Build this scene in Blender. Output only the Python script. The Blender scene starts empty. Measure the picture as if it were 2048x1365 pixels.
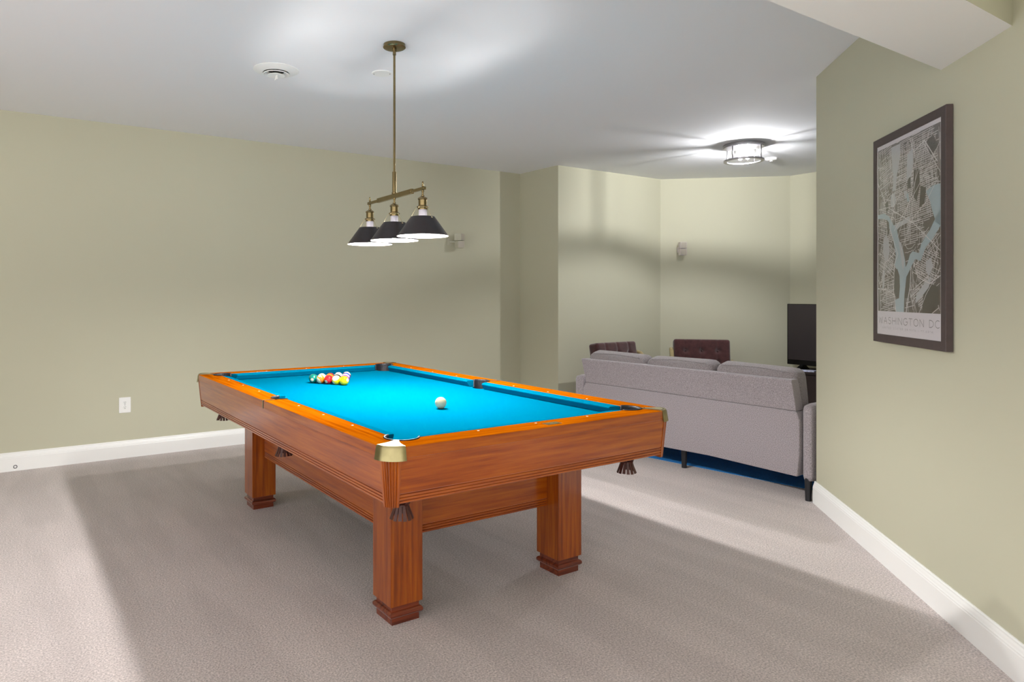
import bpy, bmesh, math, random
from mathutils import Vector, Matrix
random.seed(7)
C = bpy.context.scene.collection
PI = math.pi
R = math.radians

# ------------------------------------------------------------------ tuning
P_PENDANT = 1920.0      # emission of each pendant bulb
P_FLUSH = 4000.0       # emission of each bulb in the ceiling drum
P_WORLD = 1.95
P_FILL_LOW = 5.4          # world fill below the horizon, added to brighten the ceiling
WARM = (1.0, 0.99, 0.97)
FLUSHC = (1.0, 1.0, 1.02)

# ------------------------------------------------------------------ helpers
def srgb(r, g, b):
    f = lambda c: (c/255/12.92) if c/255 <= 0.04045 else ((c/255+0.055)/1.055)**2.4
    return (f(r), f(g), f(b))

def nodes_of(name):
    m = bpy.data.materials.new(name); m.use_nodes = True
    nt = m.node_tree
    return m, nt, nt.nodes['Principled BSDF']

def mat(name, col, rough=0.5, metal=0.0, spec=0.5, var=0.0, vscale=20, bump=0.0, bscale=200, coat=0.0, sheen=0.0, emit=None, estr=0, croughness=0.05):
    m, nt, b = nodes_of(name)
    b.inputs['Base Color'].default_value = (*col, 1)
    b.inputs['Roughness'].default_value = rough
    b.inputs['Metallic'].default_value = metal
    b.inputs['Specular IOR Level'].default_value = spec
    b.inputs['Coat Weight'].default_value = coat
    b.inputs['Coat Roughness'].default_value = croughness
    b.inputs['Sheen Weight'].default_value = sheen
    if emit:
        b.inputs['Emission Color'].default_value = (*emit, 1)
        b.inputs['Emission Strength'].default_value = estr
    tc = nt.nodes.new('ShaderNodeTexCoord')
    if var > 0:
        n = nt.nodes.new('ShaderNodeTexNoise'); n.inputs['Scale'].default_value = vscale
        n.inputs['Detail'].default_value = 4
        nt.links.new(tc.outputs['Object'], n.inputs['Vector'])
        mr = nt.nodes.new('ShaderNodeMapRange')
        mr.inputs['From Min'].default_value = 0.3; mr.inputs['From Max'].default_value = 0.7
        mr.inputs['To Min'].default_value = 1-var; mr.inputs['To Max'].default_value = 1+var
        nt.links.new(n.outputs['Fac'], mr.inputs['Value'])
        mx = nt.nodes.new('ShaderNodeVectorMath'); mx.operation = 'SCALE'
        mx.inputs[0].default_value = col
        nt.links.new(mr.outputs['Result'], mx.inputs['Scale'])
        nt.links.new(mx.outputs['Vector'], b.inputs['Base Color'])
    if bump > 0:
        n = nt.nodes.new('ShaderNodeTexNoise'); n.inputs['Scale'].default_value = bscale
        n.inputs['Detail'].default_value = 2
        nt.links.new(tc.outputs['Object'], n.inputs['Vector'])
        bp = nt.nodes.new('ShaderNodeBump'); bp.inputs['Strength'].default_value = bump
        bp.inputs['Distance'].default_value = 0.01
        nt.links.new(n.outputs['Fac'], bp.inputs['Height'])
        nt.links.new(bp.outputs['Normal'], b.inputs['Normal'])
    return m

def wood(name, axis, dark, mid, light, rough=0.3, coat=1.0, cior=1.6, spec=0.0, sheen=0.45):
    m, nt, b = nodes_of(name)
    tc = nt.nodes.new('ShaderNodeTexCoord'); mp = nt.nodes.new('ShaderNodeMapping')
    sc = [26, 26, 26]; sc['xyz'.index(axis)] = 1.2
    mp.inputs['Scale'].default_value = sc
    nt.links.new(tc.outputs['Object'], mp.inputs['Vector'])
    n1 = nt.nodes.new('ShaderNodeTexNoise'); n1.inputs['Scale'].default_value = 2.2
    n1.inputs['Detail'].default_value = 9; n1.inputs['Distortion'].default_value = 0.12
    n1.inputs['Roughness'].default_value = 0.62
    nt.links.new(mp.outputs['Vector'], n1.inputs['Vector'])
    cr = nt.nodes.new('ShaderNodeValToRGB')
    e = cr.color_ramp.elements
    e[0].position = 0.34; e[0].color = (*dark, 1)
    e[1].position = 0.68; e[1].color = (*light, 1)
    k = e.new(0.50); k.color = (*mid, 1)
    nt.links.new(n1.outputs['Fac'], cr.inputs['Fac'])
    nt.links.new(cr.outputs['Color'], b.inputs['Base Color'])
    b.inputs['Roughness'].default_value = rough
    b.inputs['Coat Weight'].default_value = coat; b.inputs['Coat Roughness'].default_value = 0.2
    b.inputs['Sheen Weight'].default_value = sheen; b.inputs['Sheen Roughness'].default_value = 0.32
    b.inputs['Sheen Tint'].default_value = (1.0, 0.88, 0.86, 1)
    b.inputs['Coat IOR'].default_value = cior; b.inputs['Specular IOR Level'].default_value = spec
    return m

def new_bm(): return bmesh.new()

def link(name, bm, m, parent=None, smooth=False, bevel=0, segs=2, recalc=True):
    if recalc: bmesh.ops.recalc_face_normals(bm, faces=bm.faces[:])
    me = bpy.data.meshes.new(name)
    bm.to_mesh(me); bm.free()
    for mm in (m if isinstance(m, (list, tuple)) else [m]): me.materials.append(mm)
    if smooth:
        for p in me.polygons: p.use_smooth = True
    o = bpy.data.objects.new(name, me); C.objects.link(o)
    if parent: o.parent = parent
    if bevel:
        b = o.modifiers.new('edge', 'BEVEL'); b.width = bevel; b.segments = segs
        b.limit_method = 'ANGLE'; b.angle_limit = R(35)
    return o

def smooth_by_angle(o, ang=35):
    me = o.data
    for p in me.polygons: p.use_smooth = True
    bm = bmesh.new(); bm.from_mesh(me)
    for e in bm.edges:
        if len(e.link_faces) == 2 and e.calc_face_angle(0) > R(ang): e.smooth = False
    bm.to_mesh(me); bm.free()
    return o

def box(bm, x0, x1, y0, y1, z0, z1, mi=0, M=None):
    vs = [bm.verts.new((x, y, z)) for z in (z0, z1) for y in (y0, y1) for x in (x0, x1)]
    if M is not None:
        for v in vs: v.co = M @ v.co
    for f in ((0,2,3,1), (4,5,7,6), (0,1,5,4), (2,6,7,3), (0,4,6,2), (1,3,7,5)):
        fc = bm.faces.new([vs[i] for i in f]); fc.material_index = mi
    return vs

def prism(bm, pts, z0, z1, mi=0):
    lo = [bm.verts.new((p[0], p[1], z0)) for p in pts]
    hi = [bm.verts.new((p[0], p[1], z1)) for p in pts]
    n = len(pts)
    fs = [bm.faces.new(hi), bm.faces.new(lo[::-1])]
    for i in range(n): fs.append(bm.faces.new((lo[i], lo[(i+1) % n], hi[(i+1) % n], hi[i])))
    for f in fs: f.material_index = mi
    return lo, hi

def sweep(bm, prof, a, b, out, up=Vector((0,0,1)), mi=0):
    """profile of (offset, height) pairs swept from point a to point b; out = direction of the offset"""
    a, b, out = Vector(a), Vector(b), Vector(out)
    A = [bm.verts.new(a + out*p[0] + up*p[1]) for p in prof]
    B = [bm.verts.new(b + out*p[0] + up*p[1]) for p in prof]
    n = len(prof)
    fs = [bm.faces.new(A), bm.faces.new(B[::-1])]
    for i in range(n): fs.append(bm.faces.new((A[i], B[i], B[(i+1) % n], A[(i+1) % n])))
    for f in fs: f.material_index = mi

def lathe(bm, prof, seg=32, c=(0,0,0), closed=False, mi=0, M=None, flute=None):
    """prof: (r, z) pairs"""
    rings = []
    for r, z in prof:
        if r < 1e-6:
            rings.append([bm.verts.new((c[0], c[1], c[2]+z))])
        else:
            ring = []
            for i in range(seg):
                a = 2*PI*i/seg
                rr = r*(1+(flute(a, z) if flute else 0))
                ring.append(bm.verts.new((c[0]+rr*math.cos(a), c[1]+rr*math.sin(a), c[2]+z)))
            rings.append(ring)
    if M is not None:
        for rg in rings:
            for v in rg: v.co = M @ v.co
    pairs = list(zip(rings[:-1], rings[1:]))
    if closed: pairs.append((rings[-1], rings[0]))
    for A, B in pairs:
        for i in range(seg):
            j = (i+1) % seg
            if len(A) == 1 and len(B) == 1: continue
            if len(A) == 1: f = bm.faces.new((A[0], B[i], B[j]))
            elif len(B) == 1: f = bm.faces.new((A[i], B[0], A[j]))
            else: f = bm.faces.new((A[i], B[i], B[j], A[j]))
            f.material_index = mi

def tube(bm, pts, r, seg=8, mi=0, caps=True):
    pts = [Vector(p) for p in pts]; rings = []
    rr = r if isinstance(r, (list, tuple)) else [r]*len(pts)
    ref = None
    for i, p in enumerate(pts):
        t = (pts[min(i+1, len(pts)-1)] - pts[max(i-1, 0)]).normalized()
        if ref is None:
            ref = Vector((0,0,1)) if abs(t.z) < 0.9 else Vector((1,0,0))
        u = t.cross(ref)
        if u.length < 1e-4: u = t.orthogonal()
        u.normalize(); v = t.cross(u)
        rings.append([bm.verts.new(p + (u*math.cos(2*PI*k/seg) + v*math.sin(2*PI*k/seg))*rr[i]) for k in range(seg)])
    for A, B in zip(rings[:-1], rings[1:]):
        for k in range(seg):
            f = bm.faces.new((A[k], A[(k+1) % seg], B[(k+1) % seg], B[k])); f.material_index = mi
    if caps:
        f = bm.faces.new(rings[0][::-1]); f.material_index = mi
        f = bm.faces.new(rings[-1]); f.material_index = mi

def rbox(bm, size, r, n=(8,8,8), c=(0,0,0), fn=None, M=None, mi=0):
    """rounded box on a regular grid, optionally displaced by fn(point, unit) -> offset"""
    hx, hy, hz = [s/2 for s in size]
    vmap = {}
    def vert(i, j, k):
        key = (i, j, k)
        if key in vmap: return vmap[key]
        def coord(t, n_, h):
            return -h + 2*h*t/n_
        p = Vector((coord(i, n[0], hx), coord(j, n[1], hy), coord(k, n[2], hz)))
        q = Vector((max(-hx+r, min(hx-r, p.x)), max(-hy+r, min(hy-r, p.y)), max(-hz+r, min(hz-r, p.z))))
        d = p - q
        if d.length > 1e-9: p = q + d.normalized()*r
        if fn: p = p + fn(p, Vector((p.x/hx, p.y/hy, p.z/hz)))
        p = p + Vector(c)
        if M is not None: p = M @ p
        v = bm.verts.new(p); vmap[key] = v
        return v
    def quad(a, b_, c_, d):
        f = bm.faces.new((vert(*a), vert(*b_), vert(*c_), vert(*d))); f.material_index = mi
    for i in range(n[0]):
        for j in range(n[1]):
            for k in (0, n[2]): quad((i,j,k), (i+1,j,k), (i+1,j+1,k), (i,j+1,k))
    for i in range(n[0]):
        for k in range(n[2]):
            for j in (0, n[1]): quad((i,j,k), (i+1,j,k), (i+1,j,k+1), (i,j,k+1))
    for j in range(n[1]):
        for k in range(n[2]):
            for i in (0, n[0]): quad((i,j,k), (i,j+1,k), (i,j+1,k+1), (i,j,k+1))

def arc(cx, cy, r, a0, a1, n=10):
    return [(cx + r*math.cos(R(a0+(a1-a0)*i/n)), cy + r*math.sin(R(a0+(a1-a0)*i/n))) for i in range(n+1)]

def thing(name, label, cat, loc=(0,0,0), rz=0, group=None):
    o = bpy.data.objects.new(name, None); C.objects.link(o)
    o.empty_display_size = 0.1
    o.location = loc; o.rotation_euler = (0, 0, rz)
    return tag(o, label, cat, group)

def tag(o, label, cat, group=None):
    o['label'] = label; o['category'] = cat
    if group: o['group'] = group
    return o

def struct(o, label, cat):
    o['kind'] = 'structure'; o['label'] = label; o['category'] = cat
    return o

def copy_tree(o, parent=None):
    c = o.copy(); C.objects.link(c); c.parent = parent
    for ch in [x for x in bpy.data.objects if x.parent == o]: copy_tree(ch, c)
    return c

# ------------------------------------------------------------------ materials
def wall_paint():
    m = mat('sage_wall_paint', srgb(190, 188, 166), rough=0.72, spec=0.3, var=0.012, vscale=1.2, bump=0.03, bscale=420)
    return m
M_WALL = wall_paint()
M_CEIL = mat('ceiling_paint', srgb(240, 241, 244), rough=0.9, spec=0.1, bump=0.05, bscale=9)
M_TRIM = mat('white_trim', srgb(240, 240, 238), rough=0.35, spec=0.4)
M_SOFFIT = mat('soffit_paint', srgb(240, 239, 236), rough=0.8, spec=0.2)

def carpet():
    m, nt, b = nodes_of('carpet_pile')
    tc = nt.nodes.new('ShaderNodeTexCoord')
    def noise(scale, detail=2, rough=0.5):
        n = nt.nodes.new('ShaderNodeTexNoise'); n.inputs['Scale'].default_value = scale
        n.inputs['Detail'].default_value = detail; n.inputs['Roughness'].default_value = rough
        nt.links.new(tc.outputs['Object'], n.inputs['Vector']); return n
    fine = noise(135, 3, 0.65); big = noise(1.3, 3, 0.55)
    # vacuum and foot tracks in the pile: long soft strokes
    mp = nt.nodes.new('ShaderNodeMapping'); mp.inputs['Rotation'].default_value = (0, 0, R(28))
    mp.inputs['Scale'].default_value = (3.2, 0.55, 1)
    nt.links.new(tc.outputs['Object'], mp.inputs['Vector'])
    st = nt.nodes.new('ShaderNodeTexNoise'); st.inputs['Scale'].default_value = 1.6; st.inputs['Detail'].default_value = 2
    nt.links.new(mp.outputs['Vector'], st.inputs['Vector'])
    r1 = nt.nodes.new('ShaderNodeMapRange'); r1.inputs['From Min'].default_value = 0.32; r1.inputs['From Max'].default_value = 0.68
    r1.inputs['To Min'].default_value = 0.62; r1.inputs['To Max'].default_value = 1.38
    nt.links.new(fine.outputs['Fac'], r1.inputs['Value'])
    r2 = nt.nodes.new('ShaderNodeMapRange'); r2.inputs['From Min'].default_value = 0.3; r2.inputs['From Max'].default_value = 0.7
    r2.inputs['To Min'].default_value = 0.95; r2.inputs['To Max'].default_value = 1.05
    nt.links.new(big.outputs['Fac'], r2.inputs['Value'])
    r3 = nt.nodes.new('ShaderNodeMapRange'); r3.inputs['From Min'].default_value = 0.44; r3.inputs['From Max'].default_value = 0.56
    r3.inputs['To Min'].default_value = 0.96; r3.inputs['To Max'].default_value = 1.04
    nt.links.new(st.outputs['Fac'], r3.inputs['Value'])
    m1 = nt.nodes.new('ShaderNodeMath'); m1.operation = 'MULTIPLY'
    nt.links.new(r1.outputs['Result'], m1.inputs[0]); nt.links.new(r2.outputs['Result'], m1.inputs[1])
    m2 = nt.nodes.new('ShaderNodeMath'); m2.operation = 'MULTIPLY'
    nt.links.new(m1.outputs[0], m2.inputs[0]); nt.links.new(r3.outputs['Result'], m2.inputs[1])
    sc = nt.nodes.new('ShaderNodeVectorMath'); sc.operation = 'SCALE'
    sc.inputs[0].default_value = srgb(198, 187, 184)
    nt.links.new(m2.outputs[0], sc.inputs['Scale'])
    nt.links.new(sc.outputs['Vector'], b.inputs['Base Color'])
    b.inputs['Roughness'].default_value = 0.95; b.inputs['Specular IOR Level'].default_value = 0.1
    b.inputs['Sheen Weight'].default_value = 0.15
    bp = nt.nodes.new('ShaderNodeBump'); bp.inputs['Strength'].default_value = 0.6; bp.inputs['Distance'].default_value = 0.008
    nt.links.new(fine.outputs['Fac'], bp.inputs['Height']); nt.links.new(bp.outputs['Normal'], b.inputs['Normal'])
    return m
M_CARPET = carpet()

WD = dict(dark=srgb(132, 56, 1), mid=srgb(156, 73, 1), light=srgb(174, 90, 3))
RD = dict(dark=srgb(136, 62, 2), mid=srgb(160, 80, 3), light=srgb(174, 94, 6))
M_RX = wood('rail_wood_lengthwise', 'x', **RD, rough=0.45, coat=0.0, spec=0.0, sheen=0.0)
M_RY = wood('rail_wood_crosswise', 'y', **RD, rough=0.45, coat=0.0, spec=0.0, sheen=0.0)
M_WX = wood('cherry_wood_lengthwise', 'x', **WD)
M_WY = wood('cherry_wood_crosswise', 'y', **WD)
M_WZ = wood('cherry_wood_upright', 'z', dark=srgb(118, 50, 2), mid=srgb(146, 68, 3), light=srgb(166, 86, 6))
M_WPOST = wood('cherry_wood_post', 'z', dark=srgb(120, 54, 10), mid=srgb(150, 72, 14), light=srgb(168, 88, 22))
M_WBASE = wood('dark_cherry_base', 'x', dark=srgb(74, 28, 12), mid=srgb(112, 46, 22), light=srgb(136, 62, 30))
M_FELT = mat('turquoise_felt', srgb(0, 104, 134), rough=1.0, spec=0.0, var=0.05, vscale=420)
M_POCKET = mat('black_pocket_leather', srgb(24, 24, 30), rough=0.5, var=0.15, vscale=90, bump=0.2, bscale=120)
M_TASSEL = mat('oxblood_leather', srgb(72, 34, 26), rough=0.45, var=0.25, vscale=60)
M_BRASS = mat('antique_brass', srgb(152, 142, 104), rough=0.3, metal=1.0, var=0.12, vscale=30)
M_BRASSD = mat('dark_brass_groove', srgb(96, 86, 60), rough=0.4, metal=1.0)
M_BRASSL = mat('lamp_brass', srgb(136, 120, 86), rough=0.24, metal=1.0, var=0.08, vscale=40)
M_BRASSP = mat('pale_cap_brass', srgb(190, 180, 148), rough=0.36, metal=1.0, var=0.06, vscale=60)
M_PEARL = mat('pearl_inlay', srgb(238, 228, 214), rough=0.25)
M_BLACKSHADE = mat('black_lamp_enamel', srgb(30, 22, 24), rough=0.32, spec=0.5, var=0.1, vscale=30)
M_SHADEIN = mat('white_shade_enamel', srgb(206, 197, 190), rough=0.6)
M_WHITEPL = mat('white_plastic', srgb(238, 238, 236), rough=0.4)
M_BULBBASE = mat('grey_bulb_collar', srgb(178, 174, 184), rough=0.5)
M_DARKSLOT = mat('dark_slot', srgb(40, 40, 42), rough=0.6)
M_GREYSLOT = mat('grey_slot', srgb(92, 92, 94), rough=0.6)
M_PLATE = mat('brushed_nickel', srgb(176, 174, 178), rough=0.3, metal=1.0)
M_SOFA = mat('grey_woven_upholstery', srgb(150, 142, 146), rough=0.95, spec=0.1, var=0.42, vscale=210, bump=0.4, bscale=260, sheen=0.3)
M_SOFAC = mat('grey_woven_cushion', srgb(138, 130, 132), rough=0.95, spec=0.1, var=0.42, vscale=210, bump=0.4, bscale=260, sheen=0.3)
M_BLACKLEG = mat('black_leg_wood', srgb(30, 30, 34), rough=0.4)
M_VELVET = mat('brown_velvet', srgb(70, 40, 40), rough=0.85, spec=0.15, var=0.25, vscale=25, sheen=0.6)
M_BEECH = mat('pale_beech', srgb(158, 142, 104), rough=0.4, var=0.1, vscale=30)
M_TVB = mat('black_tv_bezel', srgb(14, 13, 14), rough=0.25)
M_SCREEN = mat('dark_screen', srgb(48, 42, 44), rough=0.35, spec=0.5)
M_CONSOLE = mat('espresso_wood', srgb(42, 30, 28), rough=0.45, var=0.15, vscale=12)
M_FRAME = mat('dark_walnut_frame', srgb(70, 58, 57), rough=0.55, var=0.08, vscale=50)
M_SPKW = mat('white_speaker_plastic', srgb(214, 206, 208), rough=0.5)
M_SPKG = mat('painted_speaker', srgb(190, 188, 170), rough=0.5)
M_GRILLE = mat('speaker_grille', srgb(182, 174, 160), rough=0.7, var=0.06, vscale=260)
M_RUG = mat('blue_rug', srgb(30, 128, 204), rough=0.95, var=0.25, vscale=160, bump=0.4, bscale=200)

def bulb_mat(name, col, s):
    m = bpy.data.materials.new(name); m.use_nodes = True
    nt = m.node_tree; nt.nodes.clear()
    e = nt.nodes.new('ShaderNodeEmission'); o = nt.nodes.new('ShaderNodeOutputMaterial')
    e.inputs['Color'].default_value = (*col, 1); e.inputs['Strength'].default_value = s
    nt.links.new(e.outputs[0], o.inputs[0]); return m
M_BULB = bulb_mat('lit_bulb', WARM, P_PENDANT)
M_BULBF = bulb_mat('lit_ceiling_bulb', FLUSHC, P_FLUSH*1.7)
M_BULBF2 = bulb_mat('dim_ceiling_bulb', FLUSHC, P_FLUSH*0.35)

def glass_mat(name, tint, gloss, rough=0.03):
    m = bpy.data.materials.new(name); m.use_nodes = True
    nt = m.node_tree; nt.nodes.clear()
    o = nt.nodes.new('ShaderNodeOutputMaterial'); mix = nt.nodes.new('ShaderNodeMixShader')
    t = nt.nodes.new('ShaderNodeBsdfTransparent'); g = nt.nodes.new('ShaderNodeBsdfGlossy')
    lw = nt.nodes.new('ShaderNodeLayerWeight'); lw.inputs['Blend'].default_value = 0.5
    pw = nt.nodes.new('ShaderNodeMath'); pw.operation = 'POWER'; pw.inputs[1].default_value = 4
    nt.links.new(lw.outputs['Facing'], pw.inputs[0])
    ma = nt.nodes.new('ShaderNodeMath'); ma.operation = 'MULTIPLY_ADD'; ma.inputs[1].default_value = gloss*4; ma.inputs[2].default_value = 0.03
    nt.links.new(pw.outputs[0], ma.inputs[0])
    t.inputs['Color'].default_value = (*tint, 1); g.inputs['Roughness'].default_value = rough
    nt.links.new(ma.outputs[0], mix.inputs['Fac'])
    nt.links.new(t.outputs[0], mix.inputs[1]); nt.links.new(g.outputs[0], mix.inputs[2])
    nt.links.new(mix.outputs[0], o.inputs[0]); return m
M_GLASS = glass_mat('clear_drum_glass', (0.98, 0.98, 0.98), 0.12)
M_PANE = glass_mat('picture_glazing', (0.97, 0.97, 0.97), 0.22, 0.12)

# ------------------------------------------------------------------ the room
H = 2.745
YL = 6.128                       # left wall plane
WC = Vector((4.432, 2.377, 0))   # free end of the wall that carries the map
WD_ = Vector((-0.7009, -0.7133, 0)).normalized()   # along that wall, toward the camera side
WN = Vector((-WD_.y, WD_.x, 0))  # its room-side normal
if WN.x > 0: WN = -WN
T = 0.14

def wall(name, a, b, out, label, z0=0.0, z1=H):
    bm = new_bm(); a = Vector((*a[:2], 0)); b = Vector((*b[:2], 0)); out = Vector((*out[:2], 0)).normalized()*T
    pts = [a, b, b+out, a+out]
    prism(bm, [(p.x, p.y) for p in pts], z0, z1)
    return struct(link(name, bm, M_WALL), label, 'wall')

ST = Vector((5.092, YL)); SJ = Vector((5.092, 5.492)); SA = Vector((6.752, 5.492)); SB = Vector((7.84, 4.51))
wall('wall_left', (-3.3, YL), (5.092+T, YL), (0, 1), 'long sage green wall behind the pool table')
wall('wall_return', (5.092, YL), (5.092, 5.492+T), (1, 0), 'short sage green return wall where the room steps in')
wall('wall_back', (5.092, 5.492), (6.752+0.05, 5.492), (0, 1), 'sage green wall of the lounge behind the sofa')
dgn = Vector((SB.x-SA.x, SB.y-SA.y)); dgo = Vector((-dgn.y, dgn.x)); dgo = dgo if dgo.x > 0 else -dgo
wall('wall_diagonal', (SA.x, SA.y), (SB.x, SB.y), dgo, 'angled sage green corner wall with a small speaker')
wall('wall_far_right', (7.84, 4.51), (7.84, 1.2), (1, 0), 'sage green wall behind the television')
wall('wall_lounge_side', (7.84, 1.2), (5.62, 1.2), (0, -1), 'sage green side wall of the lounge')
E1 = WC - WN*0.0
wall('wall_right', (WC.x, WC.y), (WC.x+WD_.x*3.7, WC.y+WD_.y*3.7), -WN, 'sage green wall carrying the framed map')
wall('wall_lounge_near', (WC.x - WN.x*T, WC.y - WN.y*T), (5.62, 1.2), (-0.71, -0.71), 'sage green wall end behind the sofa')
wall('wall_rear_right', (WC.x+WD_.x*3.7, WC.y+WD_.y*3.7), (1.9, -3.6), (1, 0), 'sage green side wall at the rear of the basement')
wall('wall_side', (-3.3, YL), (-3.3, 3.2), (-1, 0), 'sage green side wall of the basement')

bm = new_bm(); box(bm, -3.44, 8.0, -3.6, YL+T, -0.05, 0.0)
struct(link('floor', bm, M_CARPET), 'beige cut pile carpet over the whole floor', 'floor')
bm = new_bm(); box(bm, -3.44, 8.0, -3.6, YL+T, H, H+0.06)
struct(link('ceiling', bm, M_CEIL), 'smooth white ceiling', 'ceiling')

# dropped beam: white underside, painted sides
bm = new_bm()
zb = 2.29; y0b, y1b = 0.93, 1.275
def wall_x(y): return WC.x + WD_.x*((y - WC.y)/WD_.y)
pts = [(-3.3, y0b), (wall_x(y0b)+0.002, y0b), (wall_x(y1b)+0.002, y1b), (-3.3, y1b)]
lo, hi = prism(bm, pts, zb, H, 0)
for f in bm.faces:
    if all(abs(v.co.z - zb) < 1e-5 for v in f.verts): f.material_index = 1
struct(link('ceiling_beam', bm, [M_WALL, M_SOFFIT]), 'dropped beam with white underside and green sides', 'ceiling')

BASE = [(0, 0), (0.018, 0), (0.018, 0.100), (0.0165, 0.104), (0.0165, 0.110), (0.014, 0.114), (0.012, 0.122), (0.0085, 0.130), (0.0085, 0.136), (0.005, 0.141), (0, 0.141)]
def baseboard(name, a, b, out, label):
    bm = new_bm(); sweep(bm, BASE, (*a[:2], 0.0), (*b[:2], 0.0), (*Vector(out[:2]).normalized(), 0))
    return struct(link(name, bm, M_TRIM), label, 'baseboard')
baseboard('baseboard_left', (-3.3, YL), (5.092, YL), (0, -1), 'tall white baseboard along the long left wall')
baseboard('baseboard_return', (5.092, YL-0.018), (5.092, 5.474), (-1, 0), 'white baseboard on the short return wall')
baseboard('baseboard_back', (5.074, 5.492), (6.752, 5.492), (0, -1), 'white baseboard on the lounge wall')
baseboard('baseboard_diagonal', (SA.x, SA.y), (SB.x, SB.y), -dgo, 'white baseboard on the angled corner wall')
baseboard('baseboard_far_right', (7.84, 4.50), (7.84, 1.22), (-1, 0), 'white baseboard behind the media console')
e = WC - WD_*0.012
baseboard('baseboard_right', (e.x, e.y), (WC.x+WD_.x*3.7, WC.y+WD_.y*3.7), WN, 'tall white baseboard under the framed map')

# ------------------------------------------------------------------ pool table
TX, TY = 1.860, 3.378
ZT = 0.8145; ZR = 0.774; ZA = 0.612; ZBED = 0.7725
table = thing('pool_table', 'cherry wood pool table with turquoise felt and leather pockets', 'pool table', (TX, TY, 0))
HX, HY = 0.745, 1.33
NX, NY = 0.584, 1.168
IX, IY = 0.628, 1.213
CPX, CPY, CPR = 0.602, 1.183, 0.066
SPX, SPR = 0.622, 0.063
CR = 0.072

def flip(pts, sx, sy): return [(p[0]*sx, p[1]*sy) for p in pts]
# rail outlines for the (-x,-y) quadrant
def long_rail_poly():
    p = [(-HX, -0.0485)]
    p += arc(-HX+CR, -HY+CR, CR, 180, 225, 5)
    a_in = math.degrees(math.acos(-(IX-CPX)/CPR))
    p += arc(-CPX, -CPY, CPR, 225, a_in, 10)
    a_s = 270 - math.degrees(math.asin((IX-SPX)/SPR))
    a_e = 180 + math.degrees(math.asin(0.0485/SPR))
    p += arc(-SPX, 0, SPR, a_s, a_e, 6)
    return p
def long_rail_poly_far():
    # the other half on the same side; its joint sits at the middle casting
    p = [(-HX, -0.034)]
    a_e = 180 + math.degrees(math.asin(0.034/SPR))
    a_s = 90 + math.degrees(math.asin((IX-SPX)/SPR))
    p += arc(-SPX, 0, SPR, a_e, a_s, 10)
    a_in = math.degrees(math.acos(-(IX-CPX)/CPR))
    p += arc(-CPX, CPY, CPR, -a_in, -225, 10)
    p += arc(-HX+CR, HY-CR, CR, 135, 180, 5)
    return p
def end_rail_poly():
    p = arc(-HX+CR, -HY+CR, CR, 225.5, 270, 5) + arc(HX-CR, -HY+CR, CR, 270, 314.5, 5)
    b = math.degrees(math.asin((IY-CPY)/CPR))
    p += arc(CPX, -CPY, CPR, 314.5, 180+b, 10)
    p += arc(-CPX, -CPY, CPR, 360-b, 225.5, 10)
    return p

def top_faces(o):
    for p in o.data.polygons:
        if p.normal.z > 0.9: p.material_index = 1

def sight(x, y, parent, along):
    bm = new_bm()
    lathe(bm, [(0.0052, ZT-0.001), (0.0052, ZT+0.0006), (0, ZT+0.0007)], 12, (x, y, 0))
    return link('sight', bm, M_PEARL, parent)

S = 0.292
for sx in (1, -1):
    for k, poly in enumerate((long_rail_poly(), long_rail_poly_far())):
        bm = new_bm(); prism(bm, flip(poly, sx, 1), ZR, ZT)
        rail = link('rail', bm, [M_WY, M_RY], table, bevel=0.0025); top_faces(rail)
        for i in ((1, 2, 3) if k == 0 else (5, 6, 7)):
            sight(-sx*(NX+0.071), -1.168 + i*S, rail, 'y')
for sy in (1, -1):
    bm = new_bm(); prism(bm, flip(end_rail_poly(), 1, sy), ZR, ZT)
    rail = link('rail', bm, [M_WX, M_RX], table, bevel=0.0025); top_faces(rail)
    for i in (1, 2, 3): sight(-0.584 + i*S, -sy*(NY+0.071), rail, 'x')

# small brass-edged joints over the side pockets
for sx in (1, -1):
    bm = new_bm(); box(bm, -HX-0.001, -SPX-SPR+0.002, -0.0415, -0.0345, ZR+0.001, ZT+0.0005)
    if sx == -1: bmesh.ops.scale(bm, vec=(-1, 1, 1), verts=bm.verts[:])
    link('joint_strip', bm, M_BRASSP, table)
    bm = new_bm(); box(bm, -HX-0.0005, -SPX-SPR+0.002, -0.0480, -0.0418, ZR+0.001, ZT+0.0004)
    if sx == -1: bmesh.ops.scale(bm, vec=(-1, 1, 1), verts=bm.verts[:])
    link('joint_gap', bm, M_POCKET, table)

# cushions: cloth-covered, tapering to the nose
def cushion(name_pts, parent=table):
    pass
def cushion_mesh(p0, p1, inward, cut0, cut1):
    """p0->p1 along the wood edge; inward unit; cut0/cut1: extra set-back of the nose at each end"""
    p0, p1, inw = Vector((*p0, 0)), Vector((*p1, 0)), Vector((*inward, 0))
    t = (p1-p0).normalized(); w = 0.0445
    bm = new_bm()
    prof = [(0, ZT-0.0005), (w*0.45, ZT-0.0015), (w-0.004, ZT-0.004), (w, ZT-0.008), (w-0.001, ZT-0.013), (w*0.62, ZBED+0.002), (0, ZBED+0.002)]
    A, B = [], []
    for d, z in prof:
        k = d/w
        A.append(bm.verts.new(p0 + inw*d + t*(cut0*k) + Vector((0, 0, z))))
        B.append(bm.verts.new(p1 + inw*d - t*(cut1*k) + Vector((0, 0, z))))
    n = len(prof)
    bm.faces.new(A); bm.faces.new(B[::-1])
    for i in range(n): bm.faces.new((A[i], B[i], B[(i+1) % n], A[(i+1) % n]))
    return bm
dyc = math.sqrt(CPR**2 - (IX-CPX)**2); dxc = math.sqrt(CPR**2 - (IY-CPY)**2)
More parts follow.
